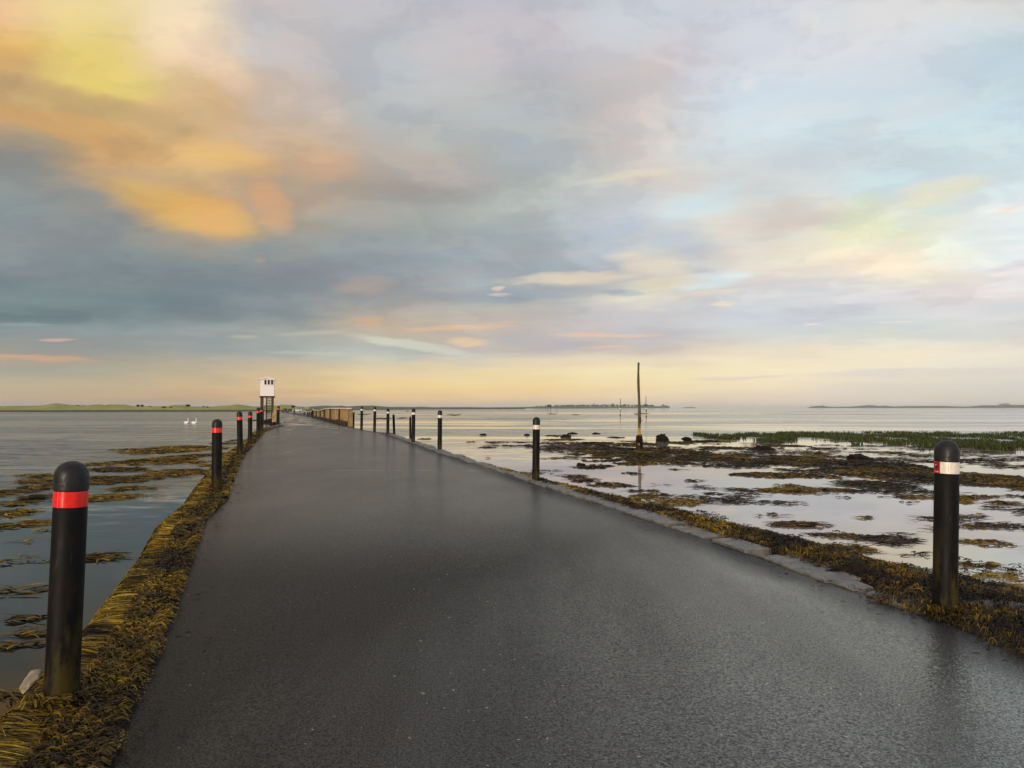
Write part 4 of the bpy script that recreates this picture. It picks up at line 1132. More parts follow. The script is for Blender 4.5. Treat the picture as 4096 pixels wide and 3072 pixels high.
rock(3400, 2300, -0.02, (0.24, 0.16, 0.13), 'rounded brown rock buried in weed just past the kerb end', M_DARKROCK, 5)
rock(3455, 2300, -0.02, (0.20, 0.13, 0.055), 'flat grey slab of stone lying among the weed short of the big banded bollard', M_ROCK, 8, rot=-0.4)
rock(3590, 2290, -0.06, (0.18, 0.12, 0.05), 'small greenish flat stone half covered by weed left of the big banded bollard', M_ROCK, 11, rot=0.2)
rock(4040, 2470, -0.05, (0.46, 0.26, 0.10), 'large smooth grey slab right of the big banded bollard', M_ROCK, 16, rot=-0.5, rgh=0.12)
rock(3935, 2448, -0.04, (0.22, 0.12, 0.06), 'lower grey stone leaning on the large slab in the weed', M_ROCK, 17, rot=-0.5, rgh=0.12)
rock(2890, 2145, -0.03, (0.12, 0.08, 0.09), 'lone grey boulder showing through weed beside the kerb', M_ROCK, 18, rot=0.9)
rock(128, 2722, -0.30, (0.07, 0.24, 0.045), 'pale cream stone showing under the weed at the channel edge', M_CREAM, 21, rot=0.38, rgh=0.35, sink=0.55)
# boulders and mounds covered with weed out in the shallows
MG = 'weed covered boulders in the shallows'
for (px, py, sx, sz, lb, sd) in [(2646, 1766, 0.40, 0.34, 'round black weed covered boulder just right of the tall pole', 31), (2749, 1764, 0.30, 0.20, 'second weed covered boulder, farther right at the start of the marsh grass', 32),
                                 (3052, 1800, 0.42, 0.17, 'dark hump of weed at the end of a raft below the marsh grass', 33), (3433, 1838, 0.50, 0.15, 'low brown hump rising from the broad weed raft', 34),
                                 (2287, 1736, 0.36, 0.13, 'flat topped dark mound in open water, farthest of the small ones', 35), (2385, 1736, 0.24, 0.12, 'small pointed mound alone between pole and kerb bollard', 36), (2265, 1748, 0.40, 0.16, 'rounded mound of weed in front of the flat topped one', 37), (1935, 1741, 0.24, 0.10, 'small mound in the calm water left of the lone kerb bollard', 38),
                                 (2108, 1742, 0.18, 0.10, 'small dark mound beside the middle bollard, seen at its left', 39), (2320, 1864, 0.16, 0.10, 'pointed weedy stone on the near end of a floating raft', 40)]:
    b = at(px, py, WZ)
    rock(px, py, WZ, (sx * 1.15, sx * 0.8, sz), lb, M_DARKROCK, sd, 'boulder', 0.0, 0.3, MG, 4, 1.1, 'weedy_boulder')
# weed islets far out
for (px, py, hw, th, lb) in [(1630, 1646, 6, 3, 'tiny olive weed islet by the far shore line'), (1816, 1660, 34, 4, 'long olive weed islet out past the fourth white bollard'), (2210, 1656, 19, 2.6, 'thin weed islet below the stilted box'), (2303, 1659.5, 20, 2, 'dark thin islet right of the one below the stilted box'), (2566, 1654, 36, 2.6, 'upper of two weed islets crossing behind the tall pole'), (2552, 1660, 16, 2.4, 'lower of two weed islets crossing behind the tall pole'), (1455, 1657, 40, 3, 'weed islet behind the bollard nearest the timber wall'), (1530, 1675, 40, 3, 'dark weed islet showing between the two bollards before the stump'), (1610, 1673, 26, 3, 'brown weed islet just left of the hidden stump')]:
    tag(low_bar('weed_islet', px - hw, px + hw, py, th, M_DARKROCK, 0.16), lb, 'islet', 'weed islets far out')

# ------------------------------------------------------------------ poles in the flats
def pole(base, top, r0, r1, label, far=False):
    b = at(base[0], base[1], WZ); t = atd(top[0], top[1], b.y); d = b.y
    o = empty('marker_pole', b); tag(o, label, 'pole', 'tall marker poles in the tidal flats')
    v = t - b; n = 9; pts = []
    for k in range(n + 1):
        f = k / n
        pts.append(v * f + Vector((0.011 * math.sin(f * 7 + d), 0, 0)) * (0 if k in (0,) else 1) * (2.2 if f > 0.35 else 1))
    pts[0].z -= 0.4
    MB().tube(pts, [r0 + (r1 - r0) * k / n + 0.006 * math.sin(k * 2.1) for k in range(n + 1)], 12).build('pole', M_POLE, o, True)
    return o, b, v


def mat_pole():
    m, g, p = material('old marker pole')
    P = objco(g); z = g.sep(P)[2]
    f, _ = g.noise(g.mapv(P, (3, 3, 0.6)), 5, 5, 0.65)
    c = g.mix(g.mr(f, 0.35, 0.65), lin((58, 52, 30)), lin((96, 88, 54)))
    c2 = g.mix(g.mr(f, 0.35, 0.65), lin((150, 112, 44)), lin((186, 152, 84)))
    c = g.mix(g.mr(g.math('ADD', z, g.math('MULTIPLY', f, 0.2)), 1.02, 1.14), c2, c)
    g.put(p.inputs['Base Color'], c); p.inputs['Roughness'].default_value = 0.8
    g.put(p.inputs['Normal'], g.bump(f, 1.0, 0.02))
    return m


M_POLE = mat_pole()
o, b, v = pole((2557, 1794), (2555, 1450), 0.080, 0.050, 'tall weathered pole with a pale box and black panel, nearest in the flats')
k = b.y / F
zb = lambda py: (1794 - py) * k
MB().box((0.135, -0.11, (zb(1669) + zb(1693)) / 2), (9.5 * k, 0.10, 24 * k), None, 0.008).build('pale_box', M_CONC, o)
MB().box((0.135 - 8 * k, -0.10, (zb(1669) + zb(1693)) / 2), (6 * k, 0.13, 24.5 * k), None, 0.008).build('dark_panel', M_MARK, o)
MB().lathe([(0, 0), (1.5 * k, 0), (1.5 * k, 0.01), (0, 0.01)], 12).build('hole', M_MARK, o).matrix_local = Matrix.Translation((0.135, -0.163, zb(1682))) @ Matrix.Rotation(R(90), 4, 'X')
wb = MB()
for q_ in range(110):
    a = random.uniform(0, 6.28); zz = random.uniform(-0.05, 0.62) ; rr = 0.075 + 0.03 * random.random() + 0.02 * (zz < 0.45)
    wb.tube([(rr * math.cos(a), rr * math.sin(a), zz + 0.06), (rr * 1.25 * math.cos(a + .2), rr * 1.25 * math.sin(a + .2), zz), (rr * 1.2 * math.cos(a + .3), rr * 1.2 * math.sin(a + .3), zz - 0.14)], [0.02, 0.032, 0.012], 6)
wb.build('weed_wrap', M_DARKROCK, o, True)
for base, top, lb in [((2481, 1663), (2482, 1593), 'thin far pole with a white collar, left of the tall one'), ((2585, 1668), (2583.5, 1583), 'thin far pole with a white collar, right of the tall one')]:
    o, b, v = pole(base, top, 0.11, 0.05, lb); k = b.y / F
    MB().lathe([(0, 0), (2.6 * k, 0), (2.9 * k, 2 * k), (2.0 * k, 4 * k), (0, 4 * k)], 12, (0, -0.1, (base[1] - top[1]) * 0.385 * k)).build('collar', M_TRIM, o, True)
    MB().lathe([(0, -0.1), (2.2 * k, -0.1), (2.6 * k, 3 * k), (1.2 * k, 8 * k), (0, 8 * k)], 10).build('weed_wrap', M_DARKROCK, o, True)
for px, y0, y1 in [(2134, 1643, 1624), (2141, 1643, 1625), (2150, 1643, 1622), (2159, 1643, 1624), (2166, 1642.5, 1620), (2173, 1643, 1619.5), (2182.5, 1643, 1619), (2227.5, 1645, 1616)]:
    b = at(px, y1 if y1 > y0 else y0, WZ); t = atd(px + 0.4, y1, b.y)
    c_ = MB().tube([(0, 0, -0.3), (t.x - b.x, 0, t.z - b.z)], [0.09, 0.05], 8).build('marker_pole', M_DKTIMBER, None, True, b)
    lb = 'thin dark far pole, one of a row beside the stilted box' if px < 2200 else 'taller thin far pole standing alone right of the stilted box'
    tag(c_, lb, 'pole', 'thin far poles by the stilted box' if px < 2200 else None)

# ------------------------------------------------------------------ refuge box on stilts, far right
b = at(2197, 1644, WZ); k = b.y / F
o = empty('refuge_box', b); tag(o, 'small dark box hut on thin stilts far out in the flats', 'hut')
MB().box((0, 0, 20.5 * k), (14 * k, 1.8, 8 * k), None, 0.02).build('cabin', M_DKTIMBER, o)
MB().prism([(-7.8 * k, 24.6 * k), (0, 25.6 * k), (7.8 * k, 24.6 * k), (7.8 * k, 25.2 * k), (0, 26.3 * k), (-7.8 * k, 25.2 * k)], 'y', -1.0, 1.0).build('roof', M_DKTIMBER, o)
for sx in (-1, 1):
    for sy in (-1, 1): MB().box((sx * 6 * k, sy * 0.7, 8 * k), (1.3 * k, 0.16, 17 * k)).build('leg', M_DKTIMBER, o)

# ------------------------------------------------------------------ white refuge hut
D = 100.0
b0 = atd(1068, 1630, D); HX = b0.x; k = D / F
zt = lambda py: H + (HZ - py) * k
o = empty('refuge_hut', (HX, D, WZ)); o.rotation_euler = (0, 0, 0.27); tag(o, 'white weatherboarded refuge hut on tall timber legs beside the road', 'hut')
w2 = 26.5 * k; dep = 1.9
zf, ze, zr = zt(1584) - WZ, zt(1518.5) - WZ, zt(1509.5) - WZ
mb = MB().prism([(-w2, zf), (w2, zf), (w2, ze), (0, zr - 0.04), (-w2, ze)], 'y', 0, dep); wall = mb.build('wall', M_BOARD, o)
rf = MB().prism([(-w2 - 0.13, ze + 0.0), (0, zr), (w2 + 0.13, ze + 0.0), (w2 + 0.13, ze + 0.06), (0, zr + 0.07), (-w2 - 0.13, ze + 0.06)], 'y', -0.12, dep + 0.12).build('roof', M_ROOF, o)
for s in (-1, 1):
    MB().prism([(0, zr - 0.05), (s * (w2 + 0.14), ze - 0.06), (s * (w2 + 0.14), ze + 0.07), (0, zr + 0.085)], 'y', -0.16, -0.124).build('bargeboard', M_TRIM, rf)
    MB().box((s * (w2 + 0.16), dep / 2, ze + 0.0), (0.07, dep + 0.26, 0.07)).build('gutter', M_MARK, rf)
for wx in (1061.3, 1073.8, 1086.5):
    cx = (wx - 1068) * k; cz = (zt(1519.5) + zt(1538)) / 2 - WZ; hw, hh = 4.3 * k, 9.6 * k
    fr = MB()
    for s in (-1, 1):
        fr.box((cx + s * (hw + 0.02), -0.02, cz), (0.06, 0.07, 2 * hh + 0.14)); fr.box((cx, -0.02, cz + s * (hh + 0.03)), (2 * hw - 0.02, 0.07, 0.07))
    fo = fr.build('window', M_TRIM, o)
    MB().box((cx, -0.004, cz), (2 * hw, 0.02, 2 * hh)).build('pane', M_GLASS, fo)
MB().box((0, dep / 2 - 0.05, zf - 3.2 * k), (2 * w2 + 0.14, dep + 0.4, 6.0 * k), None, 0.02).build('platform', M_DKTIMBER, o)
zp = zf - 6.3 * k
for sx in (-1, 1):
    for yy_ in (0.15, dep - 0.2):
        cx = sx * w2 - sx * (0.18 if yy_ < 1 else 0.24)
        MB().box((cx, yy_, (zp - 0.4) / 2), (9 * k if yy_ < 1 else 7 * k, 0.26, zp + 0.4), None, 0.02).build('leg', M_OLIVEWOOD, o)
lad = empty('stair', (0, 0, 0)); lad.parent = o
x0, x1 = (1064.5 - 1068) * k, (1085.5 - 1068) * k
for xx_ in (x0, x1): MB().bar((xx_, 0.35, 0.25), (xx_, 1.75, zp - 0.02), 0.14, 0.20).build('stringer', M_DKTIMBER, lad)
for q_ in range(14):
    f = (q_ + 0.6) / 14; MB().box(((x0 + x1) / 2, 0.35 + 1.4 * f, 0.25 + (zp - 0.3) * f), (x1 - x0 - 0.15, 0.22, 0.085)).build('tread', M_DKTIMBER, lad)
# dark post with small fixings and rail by the stair
MB().tube([(x0 - 0.30, -0.1, -0.3), (x0 - 0.30, -0.1, 1.6)], 0.07, 8).build('rail_post', M_DKTIMBER, o)
MB().bar((x0 - 0.30, -0.1, 1.55), (x0 - 0.12, 0.9, 2.3), 0.05, 0.07).build('hand_rail', M_DKTIMBER, o)
# stone apron, rocks, timber fender beside the hut
for (px, py, sz, lb, sd, mt, z_) in [(1075, 1693, (1.3, 0.8, 0.5), 'large dark weedy rock lying under the white hut', 61, M_DARKROCK, WZ), (1100, 1702, (0.55, 0.4, 0.30), 'squat brown rock left of the leaning bollard by the hut', 62, M_DARKROCK, -0.1), (1121, 1705, (0.40, 0.5, 0.16), 'flat pale rock at the road edge beside the leaning bollard', 63, M_ROCK, 0.0), (1054, 1667, (0.24, 0.2, 0.22), 'small round pale stone between the hut legs', 64, M_CONC, WZ), (1095, 1688, (0.8, 0.6, 0.45), 'dark rock behind the leaning bollard under the timber fender', 65, M_DARKROCK, WZ), (1030, 1683, (1.6, 0.6, 0.12), 'low weedy rock in the channel left of the hut legs', 66, M_DARKROCK, WZ)]:
    rock(px, py, z_, sz, lb, mt, sd, rot=0.2)
fb = atd(1098, 1678, 88); o = empty('timber_fender', (fb.x, fb.y, -0.3)); tag(o, 'split golden timber fender standing between the hut and the leaning bollard', 'fender')
kk = 88 / F
for q_, (dx, h_, w_) in enumerate([(-6.5, 46, 4.5), (-2.5, 66, 4), (1.5, 62, 4.2), (5.0, 56, 3.6)]):
    MB().prism([(-w_ * kk / 2, 0), (w_ * kk / 2, 0), (w_ * kk * 0.62, h_ * kk * 0.6), (w_ * kk * 0.4, h_ * kk), (-w_ * kk * 0.3, h_ * kk * 0.97), (-w_ * kk * 0.55, h_ * kk * 0.55)], 'y', -0.06 + q_ * 0.02, 0.06 + q_ * 0.02).build('plank', M_TIMBER, o, False, (dx * kk, 0, 0))

# ------------------------------------------------------------------ timber parapet with pale coping
WT = [(1253.5, 1669.0, 1639.5), (1286, 1676, 1639.5), (1303, 1680.5, 1634), (1328, 1685.5, 1631.5), (1365, 1691.5, 1632), (1401.5, 1698.5, 1632.2)]
wp = []
for px, yb, yt in WT:
    q_ = at(px, yb, 0.0); t = atd(px, yt, q_.y); wp.append((q_.y, q_.x, t.z))
wp = np.array(sorted(wp))
wy = lambda y: np.interp(y, wp[:, 0], wp[:, 1]); wz = lambda y: np.interp(y, wp[:, 0], wp[:, 2])
y_near, y_far = wp[0, 0], wp[-1, 0]
o = empty('timber_parapet', (float(wy(y_near)), float(y_near), 0)); tag(o, 'old golden plank parapet with sagging pale coping along the road', 'parapet wall')
org = o.location.copy()


def plank(y0, y1, zb_, off, mat, name, thick=0.07, ragged=True):
    n = 5; mb = MB(); r0 = []
    p0 = Vector((float(wy(y0)) + off, y0, 0)); p1 = Vector((float(wy(y1)) + off, y1, 0))
    nn = Vector((-(p1 - p0).y, (p1 - p0).x, 0)).normalized() * thick
    lo = [zb_ + (random.uniform(-0.02, 0.16) if ragged else 0) for _ in range(n + 1)]
    vs = []
    for q_ in range(n + 1):
        f = q_ / n; p_ = p0.lerp(p1, f) - org; top = float(wz(y0 + (y1 - y0) * f)) - 0.10
        vs.append([mb.bm.verts.new((p_.x, p_.y, lo[q_])), mb.bm.verts.new((p_.x, p_.y, top)), mb.bm.verts.new((p_.x - nn.x, p_.y - nn.y, top)), mb.bm.verts.new((p_.x - nn.x, p_.y - nn.y, lo[q_]))])
    for a, b_ in zip(vs, vs[1:]):
        for q_ in range(4): mb.bm.faces.new((a[q_], a[(q_ + 1) % 4], b_[(q_ + 1) % 4], b_[q_]))
    mb.bm.faces.new(vs[0]); mb.bm.faces.new(vs[-1][::-1])
    return mb.build(name, mat, o)


yc = y_near + 0.4; q_ = 0
while yc < y_far - 0.6:
    L = random.uniform(0.4, 0.85) * (1 + 0.02 * (yc - y_near))
    gap = 0.05 if random.random() < 0.72 else random.uniform(0.25, 0.7)
    if 86 < yc * 1.4 / 1.6 < 94: gap = 0.8
    plank(yc, min(yc + L, y_far), 0.18 + 0.10 * random.random(), random.uniform(-0.03, 0.03), random.choice((M_TIMBER, M_TIMBER, M_TIMBER2)), 'plank')
    yc += L + gap; q_ += 1
for f in np.linspace(0.0, 1.0, 13):
    y_ = y_near + (y_far - y_near) * f
    big = f == 0
    MB().box((float(wy(y_)) - org.x + (0 if big else (0.10 if round(f * 12) % 2 else -0.11)), y_ - org.y, (float(wz(y_)) - 0.12) / 2 - 0.1), (0.42 if big else 0.16, 0.42 if big else 0.34, float(wz(y_)) - 0.12 + 0.2), 0.3, 0.02).build('upright', M_TIMBER2 if f < 0.02 else M_OLIVEWOOD if round(f * 12) % 4 == 0 else M_DKTIMBER, o)
plank(y_near + 0.2, y_far - 0.2, -0.6, 0.16, M_DKTIMBER, 'gap_shade_sheet', 0.05, False)  # added dark sheet standing in for shade in the gaps and below the planks
cv = []; mb = MB()
for y_ in np.linspace(y_near - 0.5, y_far, 60):
    j = 0.015 * math.sin(y_ * 2.3)
    xx_, zz_ = float(wy(y_)) - org.x, float(wz(y_)) + j
    cv.append([mb.bm.verts.new((xx_ + dx, y_ - org.y, zz_ + dz)) for dx, dz in ((-0.24, -0.10), (-0.24, -0.01), (0.20, 0.01), (0.20, -0.10))])
for a, b_ in zip(cv, cv[1:]):
    for i_ in range(4): mb.bm.faces.new((a[i_], a[(i_ + 1) % 4], b_[(i_ + 1) % 4], b_[i_]))
mb.bm.faces.new(cv[0]); mb.bm.faces.new(cv[-1][::-1])
mb.build('coping', M_CONC, o)

# ------------------------------------------------------------------ figures made with a skinned skeleton
def skin_obj(name, pts, edges, radii, mat, parent=None, levels=2, root=0):
    me = bpy.data.meshes.new(name); me.from_pydata(pts, edges, [])
    ob = link_mesh(name, me, mat, parent)
    md = ob.modifiers.new('skin', 'SKIN'); md.use_smooth_shade = True
    for i_, r_ in enumerate(radii):
        sv = me.skin_vertices[0].data[i_]; sv.radius = r_ if hasattr(r_, '__len__') else (r_, r_); sv.use_root = (i_ == root)
    sb = ob.modifiers.new('sub', 'SUBSURF'); sb.levels = levels; sb.render_levels = levels
    return ob


M_SKIN = simple_mat('skin', lin((150, 108, 84)), lin((172, 128, 102)), 20, 0.6)
M_NAVY = simple_mat('dark clothing', lin((16, 16, 20)), lin((30, 28, 32)), 20, 0.85)
M_TEAL = simple_mat('pale teal jacket', lin((120, 178, 164)), lin((150, 204, 188)), 20, 0.8)
M_PINK = simple_mat('pale legs cloth', lin((196, 140, 124)), lin((220, 170, 150)), 20, 0.8)
M_HAIR = simple_mat('dark hair', lin((14, 10, 8)), lin((30, 22, 16)), 30, 0.6)
M_SWAN = simple_mat('white feathers', lin((236, 232, 222)), lin((248, 246, 240)), 14, 0.7)
M_BEAK = simple_mat('orange beak', lin((200, 96, 24)), lin((214, 112, 36)), 30, 0.5)


def person(px, py, z, h, label, jac, trs, rz=0.0, stride=0.12, hood=None):
    b = at(px, py, z); o = empty('person', b, rz); s = h / 1.72
    tag(o, label, 'person', 'people standing far along the causeway')
    S = lambda q_: tuple(Vector(q_) * s)
    J = [(0, 0, .95), (0, 0, 1.18), (0, 0, 1.42), (0, -.01, 1.52), (0, -.02, 1.63), (-.10, 0, .90), (-.11, -stride * .3, .50), (-.11, stride * .3, .08), (-.11, stride * .3 - .14, .03), (.10, 0, .90), (.11, stride * .5, .50), (.11, -stride * .3, .08), (.11, -stride * .3 - .14, .03), (-.19, 0, 1.40), (-.25, .03, 1.12), (-.24, -.06, .88), (-.23, -.09, .78), (.19, 0, 1.40), (.25, .03, 1.12), (.24, -.06, .88), (.23, -.09, .78)]
    E = [(0, 1), (1, 2), (2, 3), (3, 4), (0, 5), (5, 6), (6, 7), (7, 8), (0, 9), (9, 10), (10, 11), (11, 12), (2, 13), (13, 14), (14, 15), (15, 16), (2, 17), (17, 18), (18, 19), (19, 20)]
    rd = [.11, .11, .12, .05, .095, .085, .06, .045, .03, .085, .06, .045, .03, .05, .04, .03, .022, .05, .04, .03, .022]
    skin_obj('body', [S(q_) for q_ in J], E, [r_ * s for r_ in rd], M_SKIN, o, 1)
    idx = [1, 2, 13, 14, 15, 17, 18, 19, 0]
    mp = {v_: i_ for i_, v_ in enumerate(idx)}
    skin_obj('jacket', [S(J[i_]) for i_ in idx], [(mp[a], mp[c]) for a, c in E if a in mp and c in mp], [rd[i_] * s * 1.28 + .012 for i_ in idx], jac, o, 1)
    idx = [0, 5, 6, 7, 9, 10, 11]
    mp = {v_: i_ for i_, v_ in enumerate(idx)}
    skin_obj('trousers', [S(J[i_]) for i_ in idx], [(mp[a], mp[c]) for a, c in E if a in mp and c in mp], [rd[i_] * s * 1.2 + .01 for i_ in idx], trs, o, 1)
    hb = MB(); r_ = bmesh.ops.create_icosphere(hb.bm, subdivisions=2, radius=.115 * s, matrix=Matrix.Translation(S((0, .018, 1.665))))
    hb.build('hair', hood or M_HAIR, o, True)
    return o


zs = -0.22
person(1218, 1664, zs, 1.5, 'person in pale teal jacket and dark trousers standing near the far bollards', M_TEAL, M_NAVY, 0.4)
person(1177, 1657, zs, 1.55, 'person in dark clothes with pale lower legs at the bend of the road', M_NAVY, M_NAVY, -0.2)
person(1156, 1648.5, zs, 1.6, 'slim dark figure, outermost of three far people on the road', M_NAVY, M_NAVY, 0.3)
person(1162, 1648.5, zs, 1.6, 'broad dark figure in the middle of three far people', M_NAVY, M_NAVY, 0.0)
person(1167.5, 1648.5, zs, 1.55, 'dark figure nearest the bend among the three far people', M_NAVY, M_NAVY, -0.3)


def swan(px, py, label, rz):
    b = at(px, py, WZ); o = empty('swan', b, rz); tag(o, label, 'swan', 'swans on the channel')
    J = [(-.42, 0, .16), (-.22, 0, .10), (0, 0, .10), (.20, 0, .12), (.30, 0, .22), (.30, 0, .36), (.24, 0, .50), (.25, 0, .62), (.33, 0, .66)]
    rd = [.03, .13, .17, .13, .065, .042, .036, .04, .032]
    skin_obj('body', J, [(i_, i_ + 1) for i_ in range(8)], [(r_, r_) for r_ in rd], M_SWAN, o, 2, 2)
    MB().tube([(.35, 0, .665), (.44, 0, .635)], [.022, .008], 8).build('beak', M_BEAK, o, True)
    for s in (-1, 1):
        MB().lathe([(0, -.5), (.06, -.38), (.13, -.1), (.11, .2), (0, .42)], 10).build('wing', M_SWAN, o, True).matrix_local = Matrix.Translation((-.08, s * .10, .17)) @ Matrix.Rotation(R(86), 4, 'Y') @ Matrix.Diagonal((.8, .45, .62, 1))
    return o


swan(746, 1694.5, 'white swan swimming on the channel, farther from the hut of the two', -0.5)
swan(777, 1695, 'white swan swimming on the channel, nearer the hut of the two', -0.3)

# ------------------------------------------------------------------ cars, sign, bushes, village
M_CARW = simple_mat('white car paint', lin((214, 212, 206)), lin((228, 226, 220)), 5, 0.3)
M_CARD = simple_mat('black car paint', lin((14, 15, 17)), lin((24, 25, 28)), 5, 0.3)
M_TYRE = simple_mat('tyre rubber', lin((18, 18, 18)), lin((28, 28, 28)), 20, 0.8)
M_LAMP = simple_mat('lamp lens', lin((226, 222, 210)), lin((240, 236, 226)), 20, 0.2)


def car(px, py, z, rz, mat, label, sc_=1.0):
    b = at(px, py, z); o = empty('parked_car', b, rz); tag(o, label, 'car', 'cars at the far end of the causeway')
    L, Wd = 4.1, 1.76
    body = MB().prism([(-2.05, .32), (2.05, .32), (2.08, .62), (1.95, .80), (.95, .92), (.35, 1.38), (-1.25, 1.42), (-1.85, 1.0), (-2.06, .82)], 'y', -Wd / 2, Wd / 2)
    bmesh.ops.bevel(body.bm, geom=list(body.bm.edges), offset=0.05, segments=2, affect='EDGES')
    body.build('body', mat, o, True)
    for s in (-1, 1):
        MB().prism([(.80, .95), (.28, 1.32), (-1.15, 1.35), (-1.55, 1.0)], 'y', s * Wd / 2 - (.0 if s > 0 else .012), s * Wd / 2 + (.012 if s > 0 else .0)).build('side_window', M_GLASS, o)
    MB().bar((.99, 0, .955), (.42, 0, 1.36), 1.45, .03).build('windscreen', M_GLASS, o)
    MB().bar((-1.83, 0, 1.06), (-1.36, 0, 1.385), 1.4, .03).build('rear_window', M_GLASS, o)
    for sx in (-1, 1):
        for sy in (-1, 1):
            w_ = MB().lathe([(0, -.11), (.22, -.11), (.31, -.09), (.31, .09), (.22, .11), (0, .11)], 16).build('wheel', M_TYRE, o, True)
            w_.matrix_local = Matrix.Translation((sx * 1.28, sy * .80, .31)) @ Matrix.Rotation(R(90), 4, 'X')
            MB().lathe([(0, .112 * sy), (.17, .112 * sy), (.17, .125 * sy), (0, .125 * sy)], 12).build('rim', M_CONC, w_)
    for s in (-1, 1): MB().box((2.05, s * .62, .70), (.06, .34, .14), None, .01).build('headlight', M_LAMP, o)
    return o


car(1141, 1647.5, -0.22, R(-68), M_CARD, 'black car facing along the road at its far end')
car(1189, 1647, -0.22, R(-172), M_CARW, 'white car parked sideways behind the green notice board')
b = at(1206, 1655.5, -0.25); k = b.y / F; o = empty('notice_board', b); tag(o, 'green notice board on two thin posts past the timber wall', 'sign')
M_SIGN = simple_mat('faded green board', lin((78, 104, 84)), lin((100, 124, 102)), 6, 0.7)
MB().box((0, 0, 25 * k), (20 * k, .06, 8.5 * k), None, .01).build('panel', M_SIGN, o)
for s in (-1, 1): MB().box((s * 6 * k, .08, 14 * k), (.09, .09, 30 * k)).build('post', M_OLIVEWOOD, o)
# sign face pieces
M_BUSH = mat_weed('shrub leaves', 0.7)


def bush(px, py, d, w, h, label, seed):
    r = np.random.default_rng(seed); c = atd(px, py, d); n = 420
    u_ = r.normal(0, 1, (n, 3)); u_ /= np.linalg.norm(u_, axis=1)[:, None]; rr = r.random(n) ** 0.5
    lob = 1 + 0.45 * np.sin(u_[:, 0] * 4 + seed) * np.cos(u_[:, 2] * 5 + seed)
    P = u_ * (rr * lob)[:, None] * np.array([w / 2, w / 2.4, h / 2]) + np.array([0, 0, h * .45])
    a = r.normal(0, 1, (n, 3)); a /= np.linalg.norm(a, axis=1)[:, None]; b_ = np.cross(a, r.normal(0, 1, (n, 3))); b_ /= np.linalg.norm(b_, axis=1)[:, None]
    s = (0.09 * w * (0.5 + r.random(n)))[:, None]
    V = np.stack([P - a * s, P - b_ * s * .6, P + a * s, P + b_ * s * .6], 1).reshape(-1, 3)
    col = np.repeat(np.array([lin((34, 36, 22)), lin((52, 54, 34)), lin((40, 46, 30))])[r.integers(0, 3, n)], 4, 0)
    o = np_mesh('bush', V, np.arange(n * 4).reshape(-1, 4), M_BUSH, col); o.location = c
    tag(o, label, 'bush', 'dark bushes scattered on the dunes'); return o


for i_, (px, py, d, w, h, lb) in enumerate([(151, 1627, 402, 4, 4, 'small dark bush alone on the open slope at the channel end of the dunes'), (266, 1621, 405, 5, 3.5, 'dark bush on the crest just right of the first dune hump'), (312, 1622, 408, 9, 2.4, 'flat dark bush on the skyline between two dune humps'), (338, 1622.5, 410, 6, 1.8, 'very small bush beside the flat one on the dune skyline'), (430, 1624, 400, 4, 3, 'tiny bush below the long double hump'), (552, 1624, 408, 12, 7, 'taller rounded bush, one of the close pair on the dune crest'), (569, 1624, 409, 12, 8, 'taller rounded bush with a peaked top, the other of the close pair'), (600, 1626, 405, 9, 2.4, 'low bush a little right of the close pair'), (656, 1629.5, 395, 15, 4.5, 'wide low dark thicket on the slope below the skyline'), (683, 1630, 395, 8, 4, 'small bush right of the wide low thicket'), (753, 1623, 420, 16, 7, 'dark bush spilling down the end of the flat topped hump'), (815, 1626, 425, 8, 3, 'small bush on level ground left of the hut'), (830, 1629, 415, 8, 4, 'bush on the slope closest to the hut on the channel side'), (1173.5, 1627.5, 425, 13, 9, 'large round dark bush on the dune above the far people')]):
    bush(px, py + h * 0.35, d, w * 1.1 * d / F, h * 1.1 * d / F, lb, 100 + i_)

M_TREE = mat_weed('far tree leaves', 0.8)


def treeline():
    r = np.random.default_rng(55); v = []; c = []; n0 = 0; q = []
    spec = []
    for px in np.arange(2140, 2660, 4.2):
        dens = np.interp(px, [2140, 2200, 2280, 2420, 2560, 2600, 2625], [.35, .5, .9, 1, 1, .6, .0])
        if r.random() < dens: spec.append((px + r.uniform(-1.5, 1.5), r.uniform(3.5, 6.5), r.uniform(5, 9)))
    spec += [(2452, 11, 11), (2446, 8, 8), (2500, 8, 12), (2580, 9, 12), (2586, 8, 8), (2606, 7, 9), (2330, 6.5, 8), (2316, 6, 8)]
    for px, hh, ww in spec:
        d = 2680.0; k = d / F
        zb_ = H + (HZ - float(np.interp(px, [p_[0] for p_ in ISLE], [p_[1] for p_ in ISLE]))) * k - 2.0
        n = 60; u_ = r.normal(0, 1, (n, 3)); u_ /= np.linalg.norm(u_, axis=1)[:, None]
        P = u_ * (r.random(n) ** .4)[:, None] * np.array([ww * k / 2, 4, hh * k / 2]) + np.array([(px - 2048) * k, d, zb_ + hh * k * .5])
        a = r.normal(0, 1, (n, 3)); a /= np.linalg.norm(a, axis=1)[:, None]; b_ = np.cross(a, r.normal(0, 1, (n, 3))); b_ /= np.linalg.norm(b_, axis=1)[:, None]
        s = 1.1 * k * (0.6 + r.random((n, 1)))
        v.append(np.stack([P - a * s, P - b_ * s, P + a * s, P + b_ * s], 1).reshape(-1, 3)); q.append(n0 + np.arange(n * 4).reshape(-1, 4)); n0 += n * 4
        c.append(np.repeat(np.array([lin((44, 56, 44)), lin((62, 72, 56))])[r.integers(0, 2, n)], 4, 0))
    return np_mesh('treeline', np.concatenate(v), np.concatenate(q), M_TREE, np.concatenate(c))


